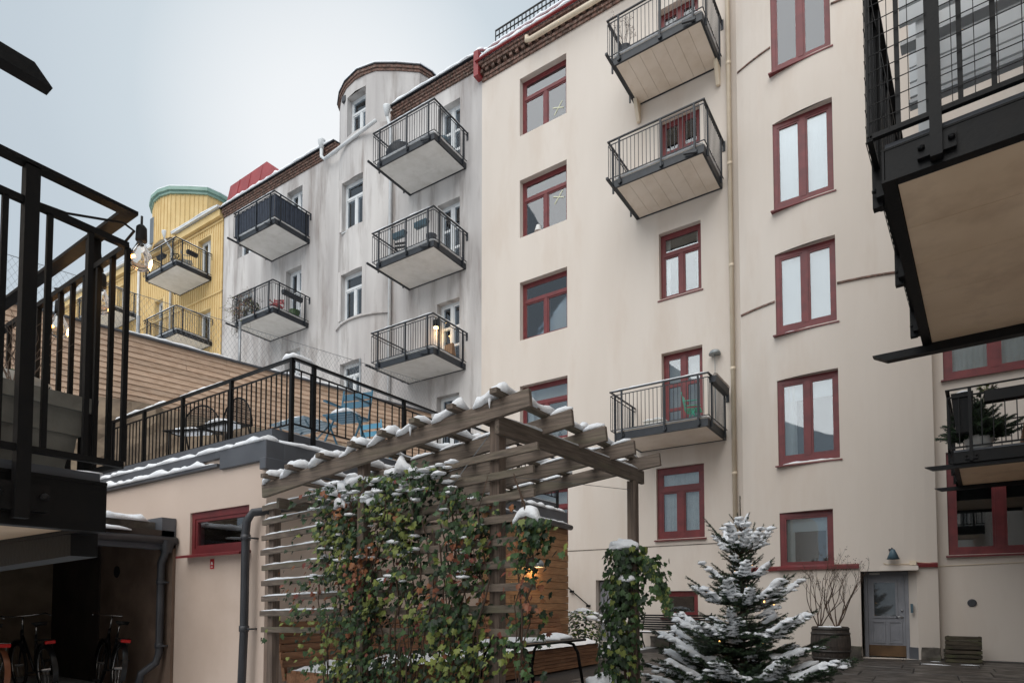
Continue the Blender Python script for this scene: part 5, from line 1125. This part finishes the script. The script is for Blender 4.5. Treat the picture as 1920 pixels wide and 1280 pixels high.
def bush(c, r_, h, n, label, seed, snow=True, sz=(.05, .09)):
    t = thing('evergreen_shrub', label, 'shrub', (c[0], c[1], c[2])); rs = random.Random(seed); m = MB(); sn = MB()
    for i in range(n):
        a = rs.uniform(0, 6.283); zz = rs.random(); rr = r_*math.sqrt(max(0, 1-(zz*1.0-.25)**2))*rs.uniform(.55, 1)
        p = Vector((c[0]+rr*math.cos(a), c[1]+rr*math.sin(a), c[2]+h*zz)); leaf(m, p, rs.uniform(*sz), Vector((math.cos(a), math.sin(a), .7+rs.random())), rs.uniform(-1, 1), rs.choice((0, 0, 1, 2)))
    m.build('foliage', LM, t, kind='stuff'); st = MB()
    for i in range(7): a = i*.9; st.tube([(c[0], c[1], c[2]), (c[0]+r_*.4*math.cos(a), c[1]+r_*.4*math.sin(a), c[2]+h*.5), (c[0]+r_*.7*math.cos(a), c[1]+r_*.7*math.sin(a), c[2]+h*.85)], .008, 5)
    st.build('stem', 'twig', t, True)
    if snow:
        for i in range(26): a = rs.uniform(0, 6.283); rr = r_*rs.uniform(0, .95); q = rs.uniform(.05, .11); sn.blob((c[0]+rr*math.cos(a), c[1]+rr*math.sin(a), c[2]+h*(1-.35*(rr/r_)**2)+.01), (q*1.2, q, q*.6), i, 2, .45)
        sn.build('snow', 'snow', t, True)
    return t
bush((-7.0, 13.4, .1), .62, .95, 620, 'snow capped evergreen shrub beyond the cedar bench', 3)
bush((-4.0, 5.6, .0), .3, .28, 120, 'low snowy plant at the foot of the trellis', 9)

# ================================================================ THINGS ON THE NEAR LEFT BALCONY
t = thing('planter', 'stepped dark grey planter on the near left balcony', 'planter', (-3.22, .92, 1.77))
m = MB(); M_ = Matrix.Translation((-3.22, .92, 1.77)) @ Matrix.Rotation(R(45), 4, 'Z'); m.M = M_; k = 1.35
m.lathe([(.17*k, 0), (.19*k, .1), (.205*k, .1), (.215*k, .19), (.23*k, .19), (.245*k, .29), (.27*k, .29), (.275*k, .35), (.24*k, .35), (.23*k, .31)], (0, 0, 0), 4); m.build('pot', 'planter_gray', t); 
bare_shrub((-3.2, .95, 2.08), .5, 'dead wiry twigs in the stepped planter', 8, [(0, 0, 6), (-.1, .05, 4)], .9, r0=.004, mt='stem_dead', depth=3, tips=False)
t = thing('bowl', 'pale round bowl behind the near left railing', 'bowl', (-3.55, 1.0, 2.12)); m = MB(); m.lathe([(.05, 0), (.15, .06), (.2, .16), (.19, .16), (.0, .09)], (-3.55, 1.0, 2.12), 20); m.build('basin', 'white_plastic', t, True)
t = thing('string_lights', 'cable with clear glowing bulbs hung on the near left railing', 'string lights', (-2.68, 1.17, 2.8))
m = MB(); P = [(-2.70, .1, 2.72), (-2.70, .6, 2.70), (-2.70, .95, 2.735), (-2.68, 1.14, 2.79), (-2.72, 1.20, 2.80), (-2.95, 1.2, 2.74), (-3.1, 1.21, 2.8), (-3.3, 1.2, 2.72), (-3.55, 1.21, 2.8)]; m.tube(P, .005, 6)
for a in (0, 2.1, 4.2): m.tube([(-3.08+.04*math.cos(a), 1.2+.03*math.sin(a), 2.83), (-3.1, 1.2+.04*math.cos(a), 2.76), (-3.14, 1.2, 2.82)], .004, 5)
m.build('cable', 'rubber', t, True)
for x, y, z in ((-2.69, 1.215, 2.83), (-3.14, 1.25, 2.78), (-3.6, 1.25, 2.78)):
    m = MB(); m.tube([(x, y, z+.03), (x, y, z-.02)], .005, 6); m.lathe([(.012, -.01), (.02, -.02), (.022, -.075), (.018, -.08)], (x, y, z), 12); s_ = m.build('socket', 'rubber', t, True)
    m = MB(); m.lathe([(.016, -.08), (.022, -.1), (.04, -.135), (.044, -.16), (.036, -.188), (.016, -.2)], (x, y, z), 14); m.build('bulb', 'bulb_glass', s_, True)
    m = MB(); m.tube([(x-.012, y-.03, z-.15), (x, y-.046, z-.165), (x+.014, y-.03, z-.155)], .006, 5); m.build('filament', 'filament', s_)
    ld = bpy.data.lights.new('bulb_light', 'POINT'); ld.energy = .35; ld.color = (1, .55, .2); ld.shadow_soft_size = .04; lo = bpy.data.objects.new('bulb_light', ld); COL.objects.link(lo); lo.parent = t; lo.location = Vector((x, y+.06, z-.16))-t.location

# ================================================================ THINGS ON THE RIGHT BALCONIES
def onwing(M, x, y, z): return M @ Vector((x, y, z))
NM = wingM(2.97, 3.7); FM = wingM(12.0, 3.7)
t = link('slatted_bench', None, None, M=NM @ Matrix.Translation((2.25, -1.42, .24)) @ Matrix.Rotation(R(90), 4, 'Z')); t['label'] = 'white slatted wooden bench standing on the near right balcony'; t['category'] = 'bench'
B_ = NM @ Matrix.Translation((2.25, -1.42, .24)) @ Matrix.Rotation(R(90), 4, 'Z')
for x in (.0, 1.15):
    for y in (-.3, .3): MB(B_).box(x-.035, x+.035, y-.03, y+.03, 0, 1.62).build('leg', 'white_paint', t)
    MB(B_).box(x-.03, x+.03, -.28, .28, .74, .82).build('rail', 'white_paint', t)
for i in range(6): MB(B_).box(-.12, 1.27, -.36, -.335, .95+i*.11, .95+i*.11+.095).build('slat', 'white_paint', t); MB(B_).box(-.12, 1.27, .335, .36, .95+i*.11, .95+i*.11+.095).build('slat', 'white_paint', t)
for i in range(2): MB(B_).box(-.12, 1.27, -.33+i*.57, -.33+i*.57+.09, .84, .865).build('seat_slat', 'white_paint', t)
p = onwing(FM, 2.1, -1.25, .24)
t = thing('plant_pot', 'white pot holding the little fir on the right balcony', 'pot', tuple(p)); m = MB(); m.lathe([(.16, 0), (.23, .3), (.235, .32), (.215, .32), (.2, .25)], tuple(p), 18); m.build('pot', 'white_plastic', t, True)
spruce(tuple(p+Vector((0, 0, .25))), .85, .6, 'small dark green fir in a white pot on the right balcony', 'tree', 7, 12, .034, snow=False, step=.011, name='potted_fir', mats=('needle', 'leaf_green'), lights=False)
t = link('planter_box', None, None, M=FM @ Matrix.Translation((2.72, -.85, .98))); t['label'] = 'long black flower box hung on the right balcony railing'; t['category'] = 'planter'
m = MB(FM); m.box(2.62, 2.82, -1.15, -.1, 1.0, 1.2); m.build('box', 'black_steel', t, bevel=.01)
t = link('planter_box', None, None, M=FM @ Matrix.Translation((2.6, -1.5, .3))); t['label'] = 'tall black planter with snow at the corner of the right balcony'; t['category'] = 'planter'
m = MB(FM); m.add([(2.45, -1.56, .55), (2.70, -1.56, .55), (2.70, -1.36, .55), (2.45, -1.36, .55), (2.4, -1.62, 1.25), (2.76, -1.62, 1.25), (2.76, -1.3, 1.25), (2.4, -1.3, 1.25)], [(0,3,2,1),(4,5,6,7),(0,1,5,4),(1,2,6,5),(2,3,7,6),(3,0,4,7)]); m.build('box', 'black_steel', t); m = MB(FM); m.strip([(2.45, -1.45, 1.25), (2.72, -1.45, 1.25)], .25, .06, 3); m.build('snow', 'snow', t, True)
q = onwing(FM, 2.6, -1.3, 1.2); bush((q.x+.2, q.y, q.z), .2, .16, 90, 'trailing half withered plant in the corner planter', 6, False, (.03, .06)); q = onwing(FM, 2.72, -.5, 1.18); bush((q.x+.1, q.y, q.z), .18, .08, 60, 'withered plants in the long flower box', 7, False, (.03, .05))
t = link('deck_box', None, None, M=FM @ Matrix.Translation((1.5, -.9, .24))); t['label'] = 'reddish brown slatted box on the right balcony floor'; t['category'] = 'box'
for i in range(4): MB(FM).box(.9, 2.5, -.62, -.6, .26+i*.1, .26+i*.1+.085).build('slat', 'cedar_bench', t)
MB(FM).box(.92, 2.48, -.59, -.2, .25, .62).build('carcass', 'cedar_bench', t)
# ================================================================ THINGS ON THE FACADE BALCONIES
def at(M): return lambda x, y, z: tuple(M @ Vector((x, y, z)))
def pot(p, r_, h, label, mt='terracotta'):
    t = thing('plant_pot', label, 'pot', p); m = MB(); m.lathe([(r_*.72, 0), (r_, h), (r_*.9, h), (r_*.85, h*.85)], p, 16); m.build('pot', mt, t, True); return t
def trough(M, x0, x1, y, z, label, mt='steel', ax='x', h=.17):
    t = link('planter_box', None, None, M=M @ Matrix.Translation((x0, y, z))); t['label'] = label; t['category'] = 'planter'; m = MB(M)
    if ax == 'x': m.add([(x0+.02, y-.07, z), (x1-.02, y-.07, z), (x1-.02, y+.07, z), (x0+.02, y+.07, z), (x0, y-.1, z+h), (x1, y-.1, z+h), (x1, y+.1, z+h), (x0, y+.1, z+h)], [(0,3,2,1),(4,5,6,7),(0,1,5,4),(1,2,6,5),(2,3,7,6),(3,0,4,7)])
    else: m.add([(y-.07, x0, z), (y+.07, x0, z), (y+.07, x1, z), (y-.07, x1, z), (y-.1, x0, z+h), (y+.1, x0, z+h), (y+.1, x1, z+h), (y-.1, x1, z+h)], [(0,3,2,1),(4,5,6,7),(0,1,5,4),(1,2,6,5),(2,3,7,6),(3,0,4,7)])
    m.build('box', mt, t); return t
def lights_on(M, w, d, z, label, n=8):
    t = link('string_lights', None, None, M=M @ Matrix.Translation((0, -d, z))); t['label'] = label; t['category'] = 'string lights'; m = MB(M); P = []
    for i in range(n*4+1):
        f = i/(n*4); s_ = f*(w+d*.8); x, y = (s_, -d-.02) if s_ < w else (w, -d+(s_-w)); P.append((x, y, z-.05+.05*abs(math.cos(f*n*math.pi))))
    m.tube(P, .004, 4); m.build('cable', 'rubber', t)
    for i in range(n):
        p = P[i*4+2]; m = MB(M); m.tube([p, (p[0], p[1], p[2]-.03)], .01, 5); m.blob((p[0], p[1], p[2]-.06), (.025, .025, .035), 1, 1, 0); m.build('bulb', 'bulb_glass', t, True)
def garden_chair(M, x, y, z, ang, label, mt, name='garden_chair', snow=False):
    C_ = M @ Matrix.Translation((x, y, z)) @ Matrix.Rotation(R(ang), 4, 'Z'); t = link(name, None, None, M=C_); t['label'] = label; t['category'] = 'chair'
    for i in range(5): MB(C_).box(-.21, .21, -.2+i*.085, -.2+i*.085+.07, .43, .447).build('seat_slat', mt, t)
    for i in range(2): MB(C_).beam((-.21, .235+.03*i, .68+.12*i), (.21, .235+.03*i, .68+.12*i), .014, .085).build('back_slat', mt, t)
    for s_ in (-.22, .22):
        m = MB(C_); m.tube([(s_, -.2, 0), (s_, .05, .44), (s_, .19, .45), (s_, .28, .9)], .013, 6); m.tube([(s_, .24, 0), (s_, -.1, .44)], .013, 6); m.build('leg', mt, t, True)
        MB(C_).beam((s_, -.15, .64), (s_, .22, .66), .04, .02).build('armrest', mt, t)
    if snow: MB(C_).strip([(-.2, 0, .447), (.2, 0, .447)], .38, .07, 5, step=.05).build('snow', 'snow', t, True)
    return t
b0 = W(-6.87, 15.97); p = at(b0)
pot(p(.25, -1.45, .24), .17, .32, 'dark pot of the bare shrub on the topmost cream balcony', 'tarp'); bare_shrub(p(.25, -1.45, .5), 1.0, 'bare shrub on the topmost cream balcony', 14, [(0, 0, 5)], .6, r0=.008)
pot(p(2.0, -.7, .24), .2, .34, 'terracotta pot on the topmost cream balcony')
b3 = W(-6.87, 5.59); p = at(b3); trough(b3, -1.5, -.3, 2.52, 1.12, 'grey planter box with withered plants on the lowest cream balcony', 'steel', 'y', .16)
q = p(2.5, -.9, 1.25); m = MB(); t = thing('dry_plant', 'curly withered stalks in the grey planter box', 'plant', q)
for i in range(26):
    yy = -1.45+1.15*i/25; c0 = Vector(p(2.5, yy, 1.28)); m.tube([c0, c0+Vector((.06, 0, .08)), c0+Vector((.12, .02, .06)), c0+Vector((.1, .03, 0)), c0+Vector((.05, .02, .02))], .006, 4)
m.build('stalks', 'stem_dead', t)
garden_chair(b3, 1.85, -.9, .235, 100, 'teal green folding chair on the lowest cream balcony', 'teal', snow=False)
t = link('storage_box', None, None, M=b3 @ Matrix.Translation((.75, -.7, .235))); t['label'] = 'white plastic box with snow on the lowest cream balcony'; t['category'] = 'box'; m = MB(b3); m.box(.5, 1.05, -1.0, -.6, .236, .55); m.box(.47, 1.08, -1.03, -.57, .552, .6); m.build('body', 'white_plastic', t, bevel=.02); MB(b3).strip([(.5, -.8, .6), (1.05, -.8, .6)], .42, .06, 4).build('snow', 'snow', t, True)
t = thing('patio_lamp', 'grey mushroom lamp on a thin pole above the lowest cream balcony', 'lamp', p(2.2, -.12, .24)); m = MB(); m.tube([p(2.2, -.12, .24), p(2.2, -.12, 2.35)], .01, 6); m.build('pole', 'lamp_gray', t, True); m = MB(); m.lathe([(.16, 0), (.155, .04), (.12, .1), (.05, .13), (.02, .13)], p(2.2, -.12, 2.35), 18); m.build('shade', 'lamp_gray', t, True)
g0 = GW(-3.34, 16.67); p = at(g0)
t = thing('grill', 'barbecue under a dark tarp on the highest right grey balcony', 'grill', p(.5, -1.2, .24)); m = MB(); m.blob(p(.55, -1.25, .55), (.5, .38, .5), 3, 3, .18, 2.5); m.build('tarp_cover', 'tarp', t, True); MB().strip([p(.2, -1.35, .93), p(.9, -1.3, .9)], .2, .05, 3).build('snow', 'snow', t, True)
t = thing('kettle_grill', 'small round grill on the highest right grey balcony', 'grill', p(2.1, -.6, .24)); m = MB(); m.lathe([(.05, .4), (.17, .48), (.2, .6), (.17, .72), (.04, .78)], p(2.1, -.6, .24), 16); m.build('kettle', 'lamp_blue', t, True); m = MB()
for a in (0, 2.1, 4.2): m.tube([p(2.1+.08*math.cos(a), -.6+.08*math.sin(a), .68), p(2.1+.2*math.cos(a), -.6+.2*math.sin(a), .24)], .01, 5)
m.build('leg', 'steel', t)
g1 = GW(-3.34, 13.01); p = at(g1); lights_on(g1, 2.66, 1.75, 1.3, 'warm string lights on the middle right grey balcony'); trough(g1, .75, 1.3, -1.65, .85, 'blue grey planter box hung inside the middle right grey railing, left one', 'lamp_blue'); trough(g1, 1.75, 2.3, -1.65, .9, 'blue grey planter box hung inside the middle right grey railing, right one', 'lamp_blue'); garden_chair(g1, .5, -.9, .24, 200, 'dark slatted chair on the middle right grey balcony', 'black_steel')
t = thing('bucket', 'zinc bucket on the middle right grey balcony', 'bucket', p(2.3, -1.45, .24)); m = MB(); m.lathe([(.13, 0), (.18, .36), (.19, .37), (.165, .35)], p(2.3, -1.45, .24), 16); m.build('pail', 'zinc', t, True)
g2 = GW(-3.34, 9.41); p = at(g2); lights_on(g2, 2.66, 1.75, 1.3, 'string lights on the lower right grey balcony')
t = thing('wall_lamp', 'lit dark wall lamp above the lower right grey balcony', 'lamp', p(1.4, 0, 2.0)); m = MB(); m.lathe([(.12, .0), (.14, .1), (.14, .22), (.12, .25), (.02, .26)], p(1.45, -.16, 1.75), 14); m.build('shade', 'black_steel', t, True); m = MB(); m.lathe([(.1, -.015), (.11, .01)], p(1.45, -.16, 1.74), 12); m.build('bulb', 'lamp_glow', t, True); m = MB(); m.beam(p(1.45, -.16, 1.95), p(1.45, 0, 1.95), .04, .04); m.build('arm', 'black_steel', t)
ld = bpy.data.lights.new('lamp_light', 'POINT'); ld.energy = 6; ld.color = (1, .65, .3); ld.shadow_soft_size = .08; lo = bpy.data.objects.new('lamp_light', ld); COL.objects.link(lo); lo.parent = t; lo.location = Vector(p(1.45, -.18, 1.66))-t.location
t = thing('wicker_chair', 'brown wicker lounge chair on the lower right grey balcony', 'chair', p(1.1, -.9, .24)); m = MB()
for i in range(14): f = i/13; m.tube([p(.75+.7*f, -1.25, .3), p(.75+.7*f, -1.2, .42), p(.75+.7*f, -.75, .45), p(.75+.7*f, -.55, .9)], .012, 4)
for i in range(10): f = i/9; m.tube([p(.75, -1.2+.45*f, .42+.03*f), p(1.45, -1.2+.45*f, .42+.03*f)], .01, 4); m.tube([p(.75, -.75+.2*f, .45+.45*f), p(1.45, -.75+.2*f, .45+.45*f)], .01, 4)
m.build('wicker', 'brown_bag', t)
m = MB()
for x in (.78, 1.42):
    for y in (-1.2, -.65): m.tube([p(x, y, .24), p(x, y, .44)], .014, 5)
m.build('leg', 'brown_bag', t)
t = thing('paper_sack', 'brown sack leaning in the corner of the lower right grey balcony', 'sack', p(2.3, -.45, .24)); m = MB(); m.add([p(2.1, -.6, .24), p(2.5, -.6, .24), p(2.5, -.3, .24), p(2.1, -.3, .24), p(2.14, -.55, .8), p(2.46, -.5, .86), p(2.46, -.38, .84), p(2.14, -.42, .8)], [(0,3,2,1),(4,5,6,7),(0,1,5,4),(1,2,6,5),(2,3,7,6),(3,0,4,7)]); m.build('sack', 'brown_bag', t, bevel=.02)
l1 = GW(-11.75, 13.0); p = at(l1)
garden_chair(l1, 1.9, -1.1, .24, 30, 'red folding chair on the overgrown grey balcony', 'red_metal'); trough(l1, -1.3, -.35, 2.58, .95, 'black flower box on the side rail of the overgrown grey balcony', 'steel', 'y'); lights_on(l1, 2.6, 1.75, 1.3, 'string lights on the overgrown grey balcony', 5)
t = thing('bucket', 'green bucket on the overgrown grey balcony', 'bucket', p(2.3, -.5, .24)); m = MB(); m.lathe([(.17, 0), (.22, .38), (.2, .38)], p(2.3, -.5, .24), 16); m.build('pail', 'leaf_green', t, True)
t = thing('dry_plant', 'tangle of dry climbing stems spilling over the overgrown grey balcony', 'plant', p(.3, -1.75, .3)); m = MB(); rs = random.Random(15); lf = MB()
for i in range(150):
    x = rs.uniform(-.25, 1.3); c0 = Vector(p(x, -1.72+rs.uniform(-.1, .15), .35+rs.uniform(0, .7))); P = [c0]; d_ = Vector((rs.uniform(-.6, .6), rs.uniform(-.5, .3), rs.uniform(-.3, 1)))
    for k in range(5): d_ = d_+Vector((rs.uniform(-.5, .5), rs.uniform(-.3, .3), rs.uniform(-.7, .25))); P.append(P[-1]+d_.normalized()*.12)
    m.tube(P, .005, 3, False)
    for q in P[2:]:
        if rs.random() < .6: leaf(lf, q, rs.uniform(.03, .06), Vector((rs.uniform(-1, 1), -1, .4)), 0, rs.choice((3, 1, 2)))
for i in range(14):
    c0 = Vector(p(-.2+rs.uniform(-.1, .1), -1.7+rs.uniform(-.15, .3), .2)); P = [c0+Vector((.05*math.sin(k+i), .03*math.cos(k*2+i), -.11*k)) for k in range(rs.randint(3, 6))]; m.tube(P, .004, 3, False)
    for q in P: leaf(lf, q, .045, Vector((0, -1, .3)), 0, 2)
m.build('stem', 'stem_dead', t); lf.build('foliage', LM, t, kind='stuff')
bush(p(1.0, -1.5, .35), .25, .6, 200, 'bright green bush on the overgrown grey balcony', 17, False, (.05, .08))
y0_ = GW(-19.43, 17.22); p = at(y0_); trough(y0_, .9, 1.5, -1.6, .85, 'grey flower box inside the upper yellow balcony railing', 'tarp'); trough(y0_, -1.2, -.7, 2.75, .85, 'dark planter box on the side of the upper yellow balcony', 'tarp', 'y'); pot(p(1.9, -1.3, .24), .22, .34, 'terracotta pot on the upper yellow balcony'); pot(p(1.4, -1.2, .24), .2, .3, 'grey pot on the upper yellow balcony', 'lamp_blue'); bush(p(1.9, -1.3, .6), .25, .5, 120, 'potted plant on the upper yellow balcony', 19, False)
garden_chair(y0_, 2.3, -.9, .24, 140, 'grey folding chair on the upper yellow balcony', 'lamp_gray')
# ================================================================ FURNITURE ON THE ROOF TERRACE
TM = Matrix.Translation((0, 0, 0))
garden_chair(TM @ Matrix.Translation((-7.1, 6.1, 3.47)) @ Matrix.Scale(1.15, 4), 0, 0, 0, 15, 'blue metal armchair with snow on the roof terrace', 'blue_paint', snow=True)
garden_chair(TM, -7.95, 7.6, 3.47, 190, 'light blue metal chair behind the terrace table', 'blue_light', snow=True)
t = thing('garden_table', 'light blue garden table under snow on the roof terrace', 'table', (-8.15, 6.2, 3.47)); zt_ = 4.06
for i in range(6): MB().box(-8.6, -7.75, 5.85+i*.11, 5.85+i*.11+.095, zt_-.02, zt_).build('top_slat', 'table_gray', t)
for x in (-8.5, -7.85):
    m = MB(); m.tube([(x, 5.9, 3.48), (x, 6.4, zt_-.02)], .014, 6); m.tube([(x, 6.45, 3.48), (x, 5.95, zt_-.02)], .014, 6); m.build('leg', 'table_gray', t, True)
MB().strip([(-8.55, 6.17, zt_), (-7.8, 6.17, zt_)], .65, .07, 8, step=.06).build('snow', 'snow', t, True)
for i, (x, y, a) in enumerate(((-9.75, 5.35, 25), (-8.95, 5.45, 5))):
    C_ = Matrix.Translation((x, y, 3.47)) @ Matrix.Rotation(R(a), 4, 'Z') @ Matrix.Scale(1.1, 4); t = link('mesh_chair', None, None, M=C_); t['label'] = ['round backed wire mesh chair on the terrace, left of the pair', 'wire mesh chair with snow on the terrace, right of the pair'][i]; t['category'] = 'chair'; t['group'] = 'wire mesh chairs on the terrace'
    m = MB(C_); P = [(.33*math.cos(R(k*15)), .06, .45+.45*math.sin(R(k*15))) for k in range(13)]; m.tube(P, .012, 6); m.tube([(-.33, .06, .45), (-.3, -.35, .42), (.3, -.35, .42), (.33, .06, .45)], .012, 6); m.build('frame', 'black_steel', t, True)
    m = MB(C_); k = -.32
    while k < .33:
        hh_ = .45*math.sqrt(max(0, 1-(k/.33)**2)); m.beam((k, .06, .45), (k, .06, .45+hh_), .005, .005); m.beam((k, -.35, .42), (k, .06, .45), .005, .005); k += .025
    z = .47
    while z < .89: ww = .33*math.sqrt(max(0, 1-((z-.45)/.45)**2)); m.beam((-ww, .06, z), (ww, .06, z), .005, .005); z += .025
    m.build('mesh', 'black_steel', t, kind='stuff')
    for s_ in (-.25, .25): MB(C_).tube([(s_, -.3, 0), (s_, -.3, .42)], .012, 6).build('leg', 'black_steel', t, True); MB(C_).tube([(s_, .2, 0), (s_, .06, .45)], .012, 6).build('leg', 'black_steel', t, True)
    MB(C_).strip([(-.28, -.15, .43), (.28, -.15, .43)], .36, .06, i).build('snow', 'snow', t, True)
bush((-12.4, 3.6, 4.5), .5, .5, 260, 'green ivy growing on the rock left of the plank wall', 23, False, (.06, .1))
